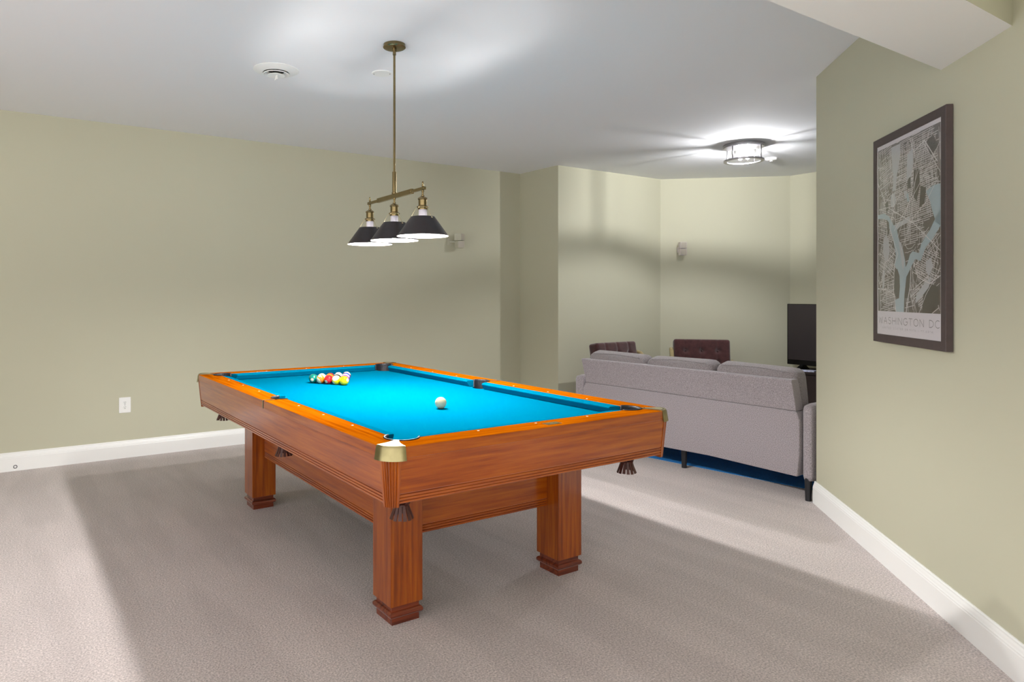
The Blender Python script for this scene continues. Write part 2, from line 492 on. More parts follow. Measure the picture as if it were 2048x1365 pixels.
for sx in (-1, 1):
    for sy in (-1, 1):
        bm = cushion_mesh((sx*IX, sy*(CPY-dyc)), (sx*IX, sy*0.063), (-sx, 0), 0.030, 0.014)
        link('cushion', bm, M_FELT, table, bevel=0.002)
for sy in (-1, 1):
    bm = cushion_mesh((-(CPX-dxc), sy*IY), (CPX-dxc, sy*IY), (0, -sy), 0.030, 0.030)
    link('cushion', bm, M_FELT, table, bevel=0.002)

# bed with pocket notches
bx, by, br = 0.626, 1.21, 0.056
ay = math.sqrt(br**2 - (bx-CPX)**2); ax = math.sqrt(br**2 - (by-CPY)**2)
def ang(dx, dy): return math.degrees(math.atan2(dy, dx)) % 360
quad_pts = []
# right side going up from the side pocket to the top corner, then across: built per quadrant
q = []
q += arc(0.64, 0, 0.056, 180, 180 - math.degrees(math.acos((0.64-bx)/0.056)), 5)
a0 = ang(bx-CPX, -ay); a1 = ang(-ax, by-CPY)
if a0 < 180: a0 += 360
q += arc(CPX, CPY, br, a0, a1, 10)
ring = q + [(-x, y) for x, y in q[::-1]][0:] + [(-x, -y) for x, y in q] + [(x, -y) for x, y in q[::-1]]
clean = []
for p in ring:
    if not clean or (abs(p[0]-clean[-1][0]) + abs(p[1]-clean[-1][1])) > 1e-5: clean.append(p)
if abs(clean[0][0]-clean[-1][0]) + abs(clean[0][1]-clean[-1][1]) < 1e-5: clean.pop()
bm = new_bm(); prism(bm, clean, 0.715, ZBED)
link('bed', bm, M_FELT, table)

# pockets: black cup with a raised rim, and a laced leather bag ending in a fringe
def pocket(cx, cy, r, a0, a1, depth_dir):
    bm = new_bm()
    n = 20
    prof = [(r+0.0025, ZT+0.0022), (r-0.001, ZT+0.0042), (r-0.006, ZT+0.0022), (r-0.0065, ZT-0.006), (r-0.0045, 0.735), (r-0.018, 0.690), (r-0.016, 0.688), (r-0.0005, 0.735), (r-0.0005, ZT-0.001)]
    rows = []
    for i in range(n+1):
        a = R(a0 + (a1-a0)*i/n)
        rows.append([bm.verts.new((cx + rr*math.cos(a), cy + rr*math.sin(a), z)) for rr, z in prof])
    for A, B in zip(rows[:-1], rows[1:]):
        for k in range(len(prof)):
            k2 = (k+1) % len(prof)
            bm.faces.new((A[k], B[k], B[k2], A[k2]))
    bm.faces.new(rows[0]); bm.faces.new(rows[-1][::-1])
    o = link('pocket', bm, M_POCKET, table, smooth=True)
    # net bag
    bm = new_bm()
    lathe(bm, [(0.050, 0.689), (0.048, 0.66), (0.043, 0.625), (0.024, 0.580), (0.020, 0.566), (0.0, 0.564)], 20, (cx, cy, 0))
    for k in range(10):                     # lacing straps
        a = 2*PI*k/10 + 0.2; tw = 0.5 if k % 2 else -0.5
        pts = []
        for s_ in range(6):
            f = s_/5; zz = 0.655 - 0.088*f; rr = 0.055*(1-f) + 0.026*f + 0.004*math.sin(PI*f)
            pts.append((cx + rr*math.cos(a+tw*f), cy + rr*math.sin(a+tw*f), zz))
        tube(bm, pts, 0.0046, 6)
    lathe(bm, [(0.0, 0.573), (0.0265, 0.572), (0.028, 0.566), (0.0265, 0.560), (0.0, 0.559)], 20, (cx, cy, 0))
    bag = link('leather_bag', bm, M_TASSEL, o, smooth=True)
    bm = new_bm()
    for k in range(14):                     # fringe
        a = 2*PI*k/14
        ca, sa = math.cos(a), math.sin(a)
        w0, w1 = 0.0050, 0.0072
        ln = random.uniform(-0.002, 0.002)
        pts = [(0.025, 0.565, w0), (0.031, 0.546, w0*1.15), (0.0425, 0.517+ln, w1)]
        for th in (0.0, 0.0022):
            pass
        V = []
        for rr, z, w in pts:
            row = []
            for dr, dw in ((0, -w), (0, w), (0.0025, w), (0.0025, -w)):
                row.append(bm.verts.new((cx + (rr+dr)*ca - dw*sa, cy + (rr+dr)*sa + dw*ca, z)))
            V.append(row)
        for A, B in zip(V[:-1], V[1:]):
            for j in range(4): bm.faces.new((A[j], A[(j+1) % 4], B[(j+1) % 4], B[j]))
        bm.faces.new(V[0]); bm.faces.new(V[-1][::-1])
    link('fringe', bm, M_TASSEL, bag if False else o)
    return o
ai = math.degrees(math.acos(-(IX-CPX)/CPR)); b_ = math.degrees(math.asin((IY-CPY)/CPR))
for sx in (-1, 1):
    for sy in (-1, 1):
        a0, a1 = ai, 360-b_
        if (sx, sy) == (1, -1): a0, a1 = 180+b_, 540-ai
        if (sx, sy) == (-1, 1): a0, a1 = b_, 360-ai
        if (sx, sy) == (1, 1): a0, a1 = -(180-ai), 180-b_
        pocket(sx*CPX, sy*CPY, CPR, a0, a1, None)
for sx in (-1, 1):
    pocket(sx*SPX, 0, SPR, 92 if sx < 0 else -88, 268 if sx < 0 else 88, None)

# brass corner caps
def corner_cap(sx, sy):
    bm = new_bm()
    e = 0.0035
    prof = [(-0.006, ZT+0.0040), (-0.001, ZT+0.0028), (0.003, ZT-0.005), (0.008, ZR+0.002), (0.010, ZR-0.007), (0.006, ZR-0.007), (0.002, ZR+0.002), (-0.001, ZT-0.004), (-0.006, ZT)]
    rows = []; n = 14
    base = [(-HX, -HY+CR+0.002)] + arc(-HX+CR, -HY+CR, CR, 180, 270, n) + [(-HX+CR+0.002, -HY)]
    nrm = [180] + [180+90*i/n for i in range(n+1)] + [270]
    for (x, y), a in zip(base, nrm):
        rows.append([bm.verts.new((x + d*math.cos(R(a)), y + d*math.sin(R(a)), z)) for d, z in prof])
    m = len(prof)
    for A, B in zip(rows[:-1], rows[1:]):
        for k in range(m): bm.faces.new((A[k], B[k], B[(k+1) % m], A[(k+1) % m]))
    bm.faces.new(rows[0]); bm.faces.new(rows[-1][::-1])
    # tongue running over the rail to the pocket rim, with a sunk border
    def tongue(k, z0, z1, mi):
        ax_, ay_ = -HX+CR, -HY+CR
        outer = arc(ax_, ay_, CR-0.006*k-0.001, 180+6*(k > 1), 270-6*(k > 1), 12)
        t0 = (-CPX + (CPR+0.002+0.006*k)*math.cos(R(232)), -CPY + (CPR+0.002+0.006*k)*math.sin(R(232)))
        t1 = (-CPX + (CPR+0.002+0.006*k)*math.cos(R(218)), -CPY + (CPR+0.002+0.006*k)*math.sin(R(218)))
        def side(a, b, c):
            return [((1-f)**2*a[0] + 2*f*(1-f)*c[0] + f*f*b[0], (1-f)**2*a[1] + 2*f*(1-f)*c[1] + f*f*b[1]) for f in (0.2, 0.4, 0.6, 0.8)]
        c1 = (t0[0]*0.55 + outer[-1][0]*0.45 - 0.010, t0[1]*0.55 + outer[-1][1]*0.45 + 0.004)
        c0 = (t1[0]*0.55 + outer[0][0]*0.45 + 0.004, t1[1]*0.55 + outer[0][1]*0.45 - 0.010)
        prism(bm, outer + side(outer[-1], t0, c1) + [t0, t1] + side(t1, outer[0], c0), z0, z1, mi)
    tongue(0, ZT+0.0002, ZT+0.0040, 0)
    tongue(1.6, ZT+0.0041, ZT+0.0044, 1)
    tongue(2.4, ZT+0.0041, ZT+0.0048, 2)
    bmesh.ops.scale(bm, vec=(-sx, -sy, 1), verts=bm.verts[:])
    o = link('corner_cap', bm, [M_BRASS, M_BRASSD, M_BRASSP], table)
    smooth_by_angle(o, 30)
    # raised border line on the top of the cap
    return o
for sx in (-1, 1):
    for sy in (-1, 1): corner_cap(sx, sy)

# aprons with three bead lines at the lower edge
def bead_profile(top, bottom, d_top, d_bot, th):
    h = top-bottom; pts = [(d_top, top)]
    def d(z): return d_bot + (d_top-d_bot)*(z-bottom)/h
    z = bottom + 0.036
    pts.append((d(z), z))
    for k in range(3):
        zc = z - 0.002; pts += [(d(zc)-0.0045, zc), (d(zc)-0.0045, zc-0.002), (d(zc)+0.0005, zc-0.0035), (d(zc)+0.0005, zc-0.0095)]
        z = zc - 0.0095
    pts += [(d(bottom), bottom), (d(bottom)-th, bottom), (d_top-th, top)]
    return pts
PA = bead_profile(ZR, ZA, HX-0.004, HX-0.022, 0.03)
PB = bead_profile(ZR, ZA, HY-0.004, HY-0.022, 0.03)
for sx in (-1, 1):
    bm = new_bm(); sweep(bm, PA, (0, -HY+0.058, 0), (0, HY-0.058, 0), (sx, 0, 0))
    link('apron', bm, M_WY, table)
for sy in (-1, 1):
    bm = new_bm(); sweep(bm, PB, (-HX+0.058, 0, 0), (HX-0.058, 0, 0), (0, sy, 0))
    link('apron', bm, M_WX, table)

# fluted corner posts
for sx in (-1, 1):
    for sy in (-1, 1):
        bm = new_bm(); n = 66; lo = []; hi = []
        PR = 0.058; cxp, cyp = -HX+PR+0.002, -HY+PR+0.002
        for i in range(n+1):
            t = i/n; a = R(180 + 90*t)
            r = PR
            if 0.12 < t < 0.88:
                ph = (t-0.12)/0.76*6
                r -= 0.006*(0.5-0.5*math.cos(2*PI*ph))
            r2 = r - 0.018
            hi.append(bm.verts.new((cxp + r*math.cos(a), cyp + r*math.sin(a), ZR)))
            lo.append(bm.verts.new((cxp + r2*math.cos(a), cyp + r2*math.sin(a), ZA-0.012)))
        hi.append(bm.verts.new((cxp, cyp, ZR))); lo.append(bm.verts.new((cxp, cyp, ZA-0.012)))
        m = len(hi)
        bm.faces.new(hi); bm.faces.new(lo[::-1])
        for i in range(m): bm.faces.new((lo[i], lo[(i+1) % m], hi[(i+1) % m], hi[i]))
        bmesh.ops.scale(bm, vec=(-sx, -sy, 1), verts=bm.verts[:])
        link('corner_post', bm, M_WPOST, table)

# legs and stretchers
LX0, LX1, LY0, LY1 = 0.378, 0.528, 0.811, 0.966
for sx in (-1, 1):
    for sy in (-1, 1):
        bm = new_bm(); box(bm, *sorted((sx*LX0, sx*LX1)), *sorted((sy*LY0, sy*LY1)), 0.077, 0.715)
        leg = link('leg', bm, M_WZ, table, bevel=0.0015)
        cx_, cy_ = sx*(LX0+LX1)/2, sy*(LY0+LY1)/2; hw, hd = (LX1-LX0)/2, (LY1-LY0)/2
        bm = new_bm()
        prof = [(-0.011, 0.0), (-0.011, 0.028), (-0.004, 0.030), (0.001, 0.036), (0.002, 0.042), (0.001, 0.048), (-0.004, 0.054), (-0.011, 0.056), (-0.011, 0.0775)]
        rows = []
        for d, z in prof:
            rows.append([bm.verts.new((cx_ + a*(hw+d), cy_ + b*(hd+d), z)) for a, b in ((-1,-1), (1,-1), (1,1), (-1,1))])
        for A, B in zip(rows[:-1], rows[1:]):
            for k in range(4): bm.faces.new((A[k], A[(k+1) % 4], B[(k+1) % 4], B[k]))
        bm.faces.new(rows[0]); bm.faces.new(rows[-1])
        o = link('leg_base', bm, M_WBASE, leg)
        o['label'] = 'darker stepped foot with a rounded moulding'
PS = bead_profile(0.64, 0.322, 0.45, 0.45, 0.03)
for sx in (-1, 1):
    bm = new_bm(); sweep(bm, PS, (0, -LY0-0.001, 0), (0, LY0+0.001, 0), (sx, 0, 0)); link('stretcher', bm, M_WY, table)
PS2 = bead_profile(0.64, 0.322, 0.885, 0.885, 0.03)
for sy in (-1, 1):
    bm = new_bm(); sweep(bm, PS2, (-LX0-0.001, 0, 0), (LX0+0.001, 0, 0), (0, sy, 0)); link('stretcher', bm, M_WX, table)

# maker's plate on the near rail
bm = new_bm()
box(bm, 0.012, 0.088, -1.300, -1.262, ZT, ZT+0.0012, 0)
box(bm, 0.015, 0.085, -1.297, -1.265, ZT+0.0012, ZT+0.0016, 1)
box(bm, 0.024, 0.062, -1.277, -1.2715, ZT+0.0016, ZT+0.0020, 0)
box(bm, 0.034, 0.076, -1.291, -1.284, ZT+0.0016, ZT+0.0020, 0)
o = link('name_plate', bm, [M_BRASSP, mat('plate_ground', srgb(110, 92, 44), rough=0.4, metal=0.6)], table)

# ------------------------------------------------------------------ balls
RB = 0.0293
def ball_mat(name, col, striped, spot=True):
    m, nt, b = nodes_of(name)
    b.inputs['Roughness'].default_value = 0.07; b.inputs['Coat Weight'].default_value = 0.5
    ivory = srgb(214, 202, 170)
    tc = nt.nodes.new('ShaderNodeTexCoord')
    sep = nt.nodes.new('ShaderNodeSeparateXYZ'); nt.links.new(tc.outputs['Object'], sep.inputs[0])
    def thresh(sock, val, op='LESS_THAN', absval=False):
        if absval:
            a = nt.nodes.new('ShaderNodeMath'); a.operation = 'ABSOLUTE'; nt.links.new(sock, a.inputs[0]); sock = a.outputs[0]
        c = nt.nodes.new('ShaderNodeMath'); c.operation = op; nt.links.new(sock, c.inputs[0]); c.inputs[1].default_value = val
        return c.outputs[0]
    base = nt.nodes.new('ShaderNodeMix'); base.data_type = 'RGBA'
    base.inputs['A'].default_value = (*ivory, 1); base.inputs['B'].default_value = (*col, 1)
    if striped: nt.links.new(thresh(sep.outputs['Z'], RB*0.55, absval=True), base.inputs['Factor'])
    else: base.inputs['Factor'].default_value = 1.0
    out = base
    if spot:
        sp = nt.nodes.new('ShaderNodeMix'); sp.data_type = 'RGBA'
        sp.inputs['B'].default_value = (*ivory, 1)
        nt.links.new(base.outputs['Result'], sp.inputs['A'])
        nt.links.new(thresh(sep.outputs['X'], RB*0.93, 'GREATER_THAN', True), sp.inputs['Factor'])
        out = sp
    nt.links.new(out.outputs['Result'], b.inputs['Base Color'])
    return m
COL = dict(yellow=srgb(244, 214, 0), blue=srgb(20, 50, 150), red=srgb(214, 16, 22), purple=srgb(118, 40, 130), orange=srgb(244, 120, 10),
           green=srgb(0, 112, 96), maroon=srgb(120, 26, 26), black=srgb(16, 16, 18))
bm = new_bm(); bmesh.ops.create_uvsphere(bm, u_segments=40, v_segments=24, radius=RB)
ball0 = link('pool_ball', bm, M_PEARL, smooth=True)
zball = ZBED + RB
d_ = Vector((0.5199, -0.8542)); n_ = Vector((0.8542, 0.5199)); o_ = Vector((1.716, 4.139))
# rack: colour, striped, rotation, label
RACK = [
 [('green', 0, (0.3, 0.2, 4.0), 'green solid pool ball at the left end of the front row'),
  ('orange', 1, (0.6, 0.9, 0.7), 'white ball with orange stripe, second in the front row'),
  ('red', 0, (0.4, 0.4, 3.6), 'red solid pool ball in the middle of the front row'),
  ('yellow', 1, (0.25, -0.6, 0.2), 'white-topped ball with yellow stripe beside the yellow ball'),
  ('yellow', 0, (0.2, 0.2, 2.0), 'plain yellow pool ball at the right end of the front row')],
 [('green', 1, (0.1, 0.1, 0.0), 'white-topped ball with green stripe tucked behind the orange stripe'),
  ('orange', 0, (0, 0, 1.0), 'solid orange ball directly behind the red ball'),
  ('black', 0, (0, 0, 1.2), 'black pool ball hemmed in behind the yellow-striped ball'),
  ('purple', 0, (0.2, 0, 1.2), 'solid purple ball just behind the plain yellow ball')],
 [('maroon', 0, (0, 0, 1.4), 'dark red ball behind the solid orange ball'),
  ('red', 1, (0.15, 0.1, 0.2), 'white-topped ball with red stripe in the middle of the rack'),
  ('purple', 1, (0.35, -0.3, 0.5), 'white ball with purple stripe on the right side of the rack')],
 [('blue', 1, (0.1, 0.3, 0.2), 'white-topped ball with blue stripe near the back of the rack'),
  ('blue', 0, (0, 0, 1.0), 'solid blue ball near the back point of the rack')],
 [('maroon', 1, (0.2, 0.3, 0.5), 'white ball with dark red stripe at the back point of the rack')]]
first = True
for r, row in enumerate(RACK):
    for i, (cn, st, rot, lab) in enumerate(row):
        b = ball0 if first else ball0.copy()
        if not first:
            b.data = ball0.data.copy(); C.objects.link(b)
        first = False
        p = o_ + d_*(0.0592*(i + r*0.5)) + n_*(0.0592*0.866*r)
        b.location = (p.x, p.y, zball); b.rotation_euler = rot
        b.data.materials.clear(); b.data.materials.append(ball_mat(cn + ('_striped_ball' if st else '_ball'), COL[cn], st))
        tag(b, lab, 'pool ball', 'racked pool balls')
cue = ball0.copy(); cue.data = ball0.data.copy(); C.objects.link(cue); cue.name = 'cue_ball'
cue.data.materials.clear(); cue.data.materials.append(mat('ivory_ball', srgb(216, 206, 170), rough=0.08, coat=0.5))
cue.location = (1.864, 2.86, zball)
if 'group' in cue: del cue['group']
tag(cue, 'plain ivory cue ball alone on the turquoise felt', 'pool ball')

# ------------------------------------------------------------------ pendant over the table
PX, PY = 1.871, 3.347
pend = thing('pendant_lamp', 'brass billiard pendant with three black cone shades over the table', 'lamp', (PX, PY, H), R(-2.6))
def zl(z): return z - H
bm = new_bm()
lathe(bm, [(0, 0), (0.0615, 0), (0.0615, -0.012), (0.0635, -0.0135), (0.0635, -0.017), (0.058, -0.021), (0.045, -0.0225), (0.012, -0.0235), (0.011, -0.034), (0, -0.034)], 40)
for a in (0.9, 0.9+PI): lathe(bm, [(0.006, -0.0215), (0.006, -0.026), (0, -0.027)], 10, (0.036*math.cos(a), 0.036*math.sin(a), 0))
smooth_by_angle(link('canopy', bm, M_BRASSL, pend), 30)
bm = new_bm(); lathe(bm, [(0.0095, -0.032), (0.0095, -0.058), (0.0066, -0.060), (0.0066, zl(2.03))], 20)
smooth_by_angle(link('rod', bm, M_BRASSL, pend), 30)
bm = new_bm(); lathe(bm, [(0, zl(2.032)), (0.0115, zl(2.032)), (0.012, zl(2.028)), (0.012, zl(1.918)), (0.015, zl(1.916)), (0.015, zl(1.908)), (0, zl(1.908))], 24)
smooth_by_angle(link('rod_sleeve', bm, M_BRASSL, pend), 30)
bm = new_bm()
box(bm, -0.0065, 0.0065, -0.352, 0.352, zl(1.886), zl(1.902))
box(bm, -0.0085, 0.0085, -0.215, 0.215, zl(1.882), zl(1.908))
for y in (-0.215, 0.215): lathe(bm, [(0, -0.010), (0.006, -0.010), (0.006, 0.010), (0, 0.010)], 12, M=Matrix.Translation((0, y*0.94, zl(1.895))) @ Matrix.Rotation(PI/2, 4, 'Y'))
link('crossbar', bm, M_BRASSL, pend, bevel=0.001)
for k, y in enumerate((-0.328, 0.0, 0.328)):
    bm = new_bm()
    prof = [(0, 1.932), (0.003, 1.930), (0.0045, 1.924), (0.0032, 1.917), (0.006, 1.914), (0.006, 1.906), (0.0045, 1.904), (0.0045, 1.886), (0.0075, 1.884), (0.0075, 1.877), (0.0055, 1.875), (0.0055, 1.862), (0.009, 1.859), (0.009, 1.854), (0.015, 1.851), (0.024, 1.845), (0.026, 1.841), (0.026, 1.837), (0.0225, 1.835), (0.0225, 1.806), (0.026, 1.803), (0.0315, 1.800), (0.0315, 1.796), (0.026, 1.793), (0.026, 1.784), (0.0, 1.784)]
    lathe(bm, [(r, zl(z)) for r, z in prof], 32, (0, y, 0))
    so = smooth_by_angle(link('socket', bm, M_BRASSL, pend), 30)
    bm = new_bm()
    rim, top, zr_, zt_ = 0.1330, 0.0610, 1.6465, 1.746
    lathe(bm, [(top, zl(zt_)), (rim, zl(zr_)), (rim+0.0012, zl(zr_+0.001)), (top+0.0016, zl(zt_+0.0012))], 56, (0, y, 0), closed=True)
    for f in bm.faces:
        f.material_index = 0
    bm.normal_update()
    bmesh.ops.recalc_face_normals(bm, faces=bm.faces[:])
    for f in bm.faces:
        c = f.calc_center_median(); out = Vector((c.x, c.y - y, 0))
        if f.normal.dot(out.normalized()) < 0.1 and f.normal.z < 0.0: f.material_index = 1
        if f.normal.dot(out.normalized()) < 0: f.material_index = 1
    smooth_by_angle(link('shade', bm, [M_BLACKSHADE, M_SHADEIN], so, recalc=False), 40)
    for q in range(3):
        bm = new_bm()
        a = R(-75) + q*2*PI/3
        ca, sa = math.cos(a), math.sin(a)
        tube(bm, [(0.030*ca, y+0.030*sa, zl(1.798)), (0.036*ca, y+0.036*sa, zl(1.792)), (0.0615*ca, y+0.0615*sa, zl(1.746)), (0.066*ca, y+0.066*sa, zl(1.739))], 0.0016, 6)
        lathe(bm, [(0, 0), (0.005, 0), (0.005, 0.004), (0, 0.005)], 10, M=Matrix.Translation((0.0655*ca, y+0.0655*sa, zl(1.739))) @ Matrix.Rotation(a, 4, 'Z') @ Matrix.Rotation(R(54), 4, 'Y'))
        link('shade_bracket', bm, M_BRASSP, so, smooth=True)
    bm = new_bm(); lathe(bm, [(0, zl(1.785)), (0.0205, zl(1.785)), (0.0215, zl(1.745)), (0.0295, zl(1.712)), (0.0300, zl(1.702)), (0, zl(1.702))], 24, (0, y, 0))
    bb = smooth_by_angle(link('bulb_base', bm, M_BULBBASE, so), 40)
    bm = new_bm(); lathe(bm, [(0, zl(1.7015)), (0.0295, zl(1.7015)), (0.0285, zl(1.686)), (0.024, zl(1.671)), (0.014, zl(1.658)), (0, zl(1.653))], 24, (0, y, 0))
    link('bulb', bm, M_BULB, so, smooth=True)

# ------------------------------------------------------------------ ceiling drum light
FX, FY = 5.858, 3.813
drum = thing('ceiling_light', 'nickel flush ceiling light with clear glass drum, lit above the sofa', 'lamp', (FX, FY, H), R(20))
bm = new_bm(); lathe(bm, [(0, 0), (0.178, 0), (0.181, -0.004), (0.181, -0.016), (0.176, -0.018), (0.176, -0.030), (0.170, -0.032), (0, -0.032)], 64)
smooth_by_angle(link('ceiling_pan', bm, M_PLATE, drum), 30)
bm = new_bm(); lathe(bm, [(0.168, -0.143), (0.174, -0.143), (0.174, -0.157), (0.168, -0.157), (0.144, -0.157), (0.144, -0.154), (0.166, -0.154)], 64, closed=True)
smooth_by_angle(link('ring', bm, M_PLATE, drum), 30)
for k in range(4):
    a = k*PI/2 + R(70)
    bm = new_bm(); tube(bm, [(0.170*math.cos(a), 0.170*math.sin(a), -0.031), (0.170*math.cos(a), 0.170*math.sin(a), -0.146)], 0.0062, 10)
    link('post', bm, M_PLATE, drum, smooth=True)
bm = new_bm(); lathe(bm, [(0.158, -0.033), (0.158, -0.150)], 64)
link('glass_drum', bm, M_GLASS, drum, smooth=True)
bm = new_bm(); lathe(bm, [(0, -0.1505), (0.1575, -0.1505)], 64)
link('glass_bottom', bm, M_GLASS, drum, smooth=True)
for a in (R(108), R(288)):
    ca, sa = math.cos(a), math.sin(a)
    bm = new_bm(); tube(bm, [(0.105*ca, 0.105*sa, -0.066), (0.050*ca, 0.050*sa, -0.066)], 0.017, 16)
    tube(bm, [(0.09*ca, 0.09*sa, -0.033), (0.09*ca, 0.09*sa, -0.066)], 0.006, 8)
    so = smooth_by_angle(link('lamp_holder', bm, M_WHITEPL, drum), 40)
    bm = new_bm(); bmesh.ops.create_uvsphere(bm, u_segments=20, v_segments=12, radius=0.02)
    bmesh.ops.translate(bm, verts=bm.verts[:], vec=(0.034*ca, 0.034*sa, -0.066))
    link('bulb', bm, M_BULBF if a > 4 else M_BULBF2, so, smooth=True)

# smoke alarm beyond the drum light
al = thing('smoke_alarm', 'small white smoke alarm on the ceiling beyond the drum light', 'smoke alarm', (6.66, 4.03, H))
bm = new_bm(); lathe(bm, [(0, 0), (0.056, 0), (0.057, -0.010), (0.052, -0.022), (0.030, -0.028), (0, -0.028)], 32)
smooth_by_angle(link('housing', bm, M_WHITEPL, al), 40)
bm = new_bm(); lathe(bm, [(0, -0.0275), (0.014, -0.0275), (0.012, -0.036), (0, -0.036)], 20)
smooth_by_angle(link('sensor_cap', bm, M_WHITEPL, al), 40)

# ceiling vent and blank plate
v = thing('ceiling_vent', 'round white air diffuser in the ceiling left of the pendant', 'air vent', (1.461, 4.12, H))
bm = new_bm(); lathe(bm, [(0.138, 0), (0.139, -0.003), (0.085, -0.020), (0.080, -0.020), (0.082, -0.012), (0.120, 0)], 56, closed=True)
smooth_by_angle(link('flange', bm, M_WHITEPL, v), 40)
bm = new_bm(); lathe(bm, [(0, -0.0012), (0.083, -0.0012)], 48); link('throat', bm, M_DARKSLOT, v)
bm = new_bm(); lathe(bm, [(0.050, -0.008), (0.078, -0.026), (0.080, -0.026), (0.080, -0.029), (0.075, -0.030), (0.048, -0.012)], 48, closed=True)
smooth_by_angle(link('cone', bm, M_WHITEPL, v), 40)
bm = new_bm(); lathe(bm, [(0, -0.020), (0.020, -0.022), (0.052, -0.034), (0.052, -0.037), (0.020, -0.036), (0, -0.036)], 40)
smooth_by_angle(link('centre_cone', bm, M_WHITEPL, v), 40)
for k in range(4):
    bm = new_bm(); a = k*PI/2+0.5; tube(bm, [(0.03*math.cos(a), 0.03*math.sin(a), -0.020), (0.08*math.cos(a), 0.08*math.sin(a), -0.010)], 0.003, 6)
    link('vane', bm, M_GREYSLOT, v)
bm = new_bm(); box(bm, -0.0015, 0.0015, -0.016, 0.016, -0.056, -0.035); lathe(bm, [(0.003, -0.036), (0.003, -0.05), (0, -0.05)], 8)
box(bm, -0.003, 0.003, -0.021, 0.021, -0.060, -0.053)
link('handle', bm, M_WHITEPL, v)
pl = thing('cover_plate', 'round white blank cover plate with two screws beside the pendant rod', 'cover plate', (2.045, 3.819, H))
bm = new_bm(); lathe(bm, [(0, 0), (0.064, 0), (0.064, -0.002), (0.060, -0.005), (0, -0.006)], 40)
smooth_by_angle(link('plate', bm, M_WHITEPL, pl), 30)
for s_ in (-1, 1):
    bm = new_bm(); lathe(bm, [(0, -0.0052), (0.0038, -0.0052), (0.003, -0.0072), (0, -0.0072)], 10, (s_*0.042, -s_*0.028, 0))
    link('screw', bm, M_GREYSLOT, pl)

# ------------------------------------------------------------------ wall outlet and jack
ol = thing('wall_outlet', 'white double socket plate low on the long green wall', 'outlet', (0.882, YL, 0.434))
bm = new_bm(); rbox(bm, (0.090, 0.007, 0.128), 0.003, (6, 4, 6), (0, -0.0035, 0))
smooth_by_angle(link('plate', bm, M_WHITEPL, ol), 40)
for sz in (-1, 1):
    bm = new_bm()
    lathe(bm, [(0, 0.0065), (0.0165, 0.0065), (0.0165, 0.0085), (0.0155, 0.009), (0, 0.009)], 28, M=Matrix.Translation((0, 0, sz*0.0195)) @ Matrix.Rotation(PI/2, 4, 'X'))
    soc = smooth_by_angle(link('receptacle', bm, M_WHITEPL, ol), 30)
    bm = new_bm()
    for dx in (-0.0062, 0.0062): box(bm, dx-0.0013, dx+0.0013, -0.0097, -0.0085, sz*0.0195+0.001, sz*0.0195+0.009)
    box(bm, -0.0025, 0.0025, -0.0097, -0.0085, sz*0.0195-0.0095, sz*0.0195-0.0045)
    link('slot', bm, M_DARKSLOT, soc)
bm = new_bm(); lathe(bm, [(0, 0.0065), (0.003, 0.0065), (0.0025, 0.0085), (0, 0.0085)], 10, M=Matrix.Rotation(PI/2, 4, 'X'))
link('screw', bm, M_GREYSLOT, ol)
jk = thing('cable_jack', 'tiny round cable jack set in the white baseboard', 'cable jack', (0.112, YL-0.018, 0.032))
bm = new_bm(); lathe(bm, [(0.0085, 0), (0.014, 0), (0.014, 0.0015), (0.0085, 0.0015)], 24, closed=True, M=Matrix.Rotation(PI/2, 4, 'X')); link('ring', bm, M_GREYSLOT, jk)
bm = new_bm(); lathe(bm, [(0, 0), (0.0085, 0), (0.0085, 0.0007), (0, 0.0007)], 20, M=Matrix.Rotation(PI/2, 4, 'X'))
lathe(bm, [(0, 0), (0.003, 0), (0.003, 0.004), (0, 0.004)], 10, M=Matrix.Rotation(PI/2, 4, 'X')); link('plug', bm, M_WHITEPL, jk)

# ------------------------------------------------------------------ satellite speakers (two stacked cubes on a bracket)
def speaker(loc, rz, label, m, tilt_a, tilt_b, plate_dx):
    """local: wall is the plane y=0, room side is -y"""
    t = thing('wall_speaker', label, 'speaker', loc, rz, 'satellite speakers on the walls')
    bm = new_bm()
    rbox(bm, (0.055, 0.010, 0.070), 0.003, (4, 3, 4), (plate_dx, -0.005, -0.01))
    tube(bm, [(plate_dx, -0.008, -0.01), (plate_dx*0.5, -0.030, -0.008), (0, -0.055, -0.006)], 0.010, 10)
    smooth_by_angle(link('bracket', bm, m, t), 40)
    for k, (dz, rot) in enumerate(((0.040, tilt_a), (-0.040, tilt_b))):
        Mx = Matrix.Translation((0, -0.085, dz)) @ Matrix.Rotation(R(rot), 4, 'Z')
        bm = new_bm(); rbox(bm, (0.078, 0.085, 0.076), 0.004, (5, 5, 5), M=Mx)
        c = smooth_by_angle(link('cube', bm, m, t), 40)
        bm = new_bm(); rbox(bm, (0.068, 0.004, 0.068), 0.0015, (4, 2, 4), (0, -0.0435, 0), M=Mx)
        smooth_by_angle(link('grille', bm, M_GRILLE, c), 40)
    return t
speaker((4.178, YL, 1.925), 0, 'pale twin-cube speaker on the long wall right of the pendant', M_SPKG, 25, -8, -0.075)
tdiag = (Vector((6.93, 0, 0)) - Vector((SA.x, 0, 0))).x/(SB.x-SA.x)
ps = Vector((SA.x + dgn.x*0.165, SA.y + dgn.y*0.165))
speaker((ps.x, ps.y, 1.895), math.atan2(dgn.y, dgn.x), 'white twin-cube speaker on the angled corner wall above the chairs', M_SPKW, 6, 6, -0.02)

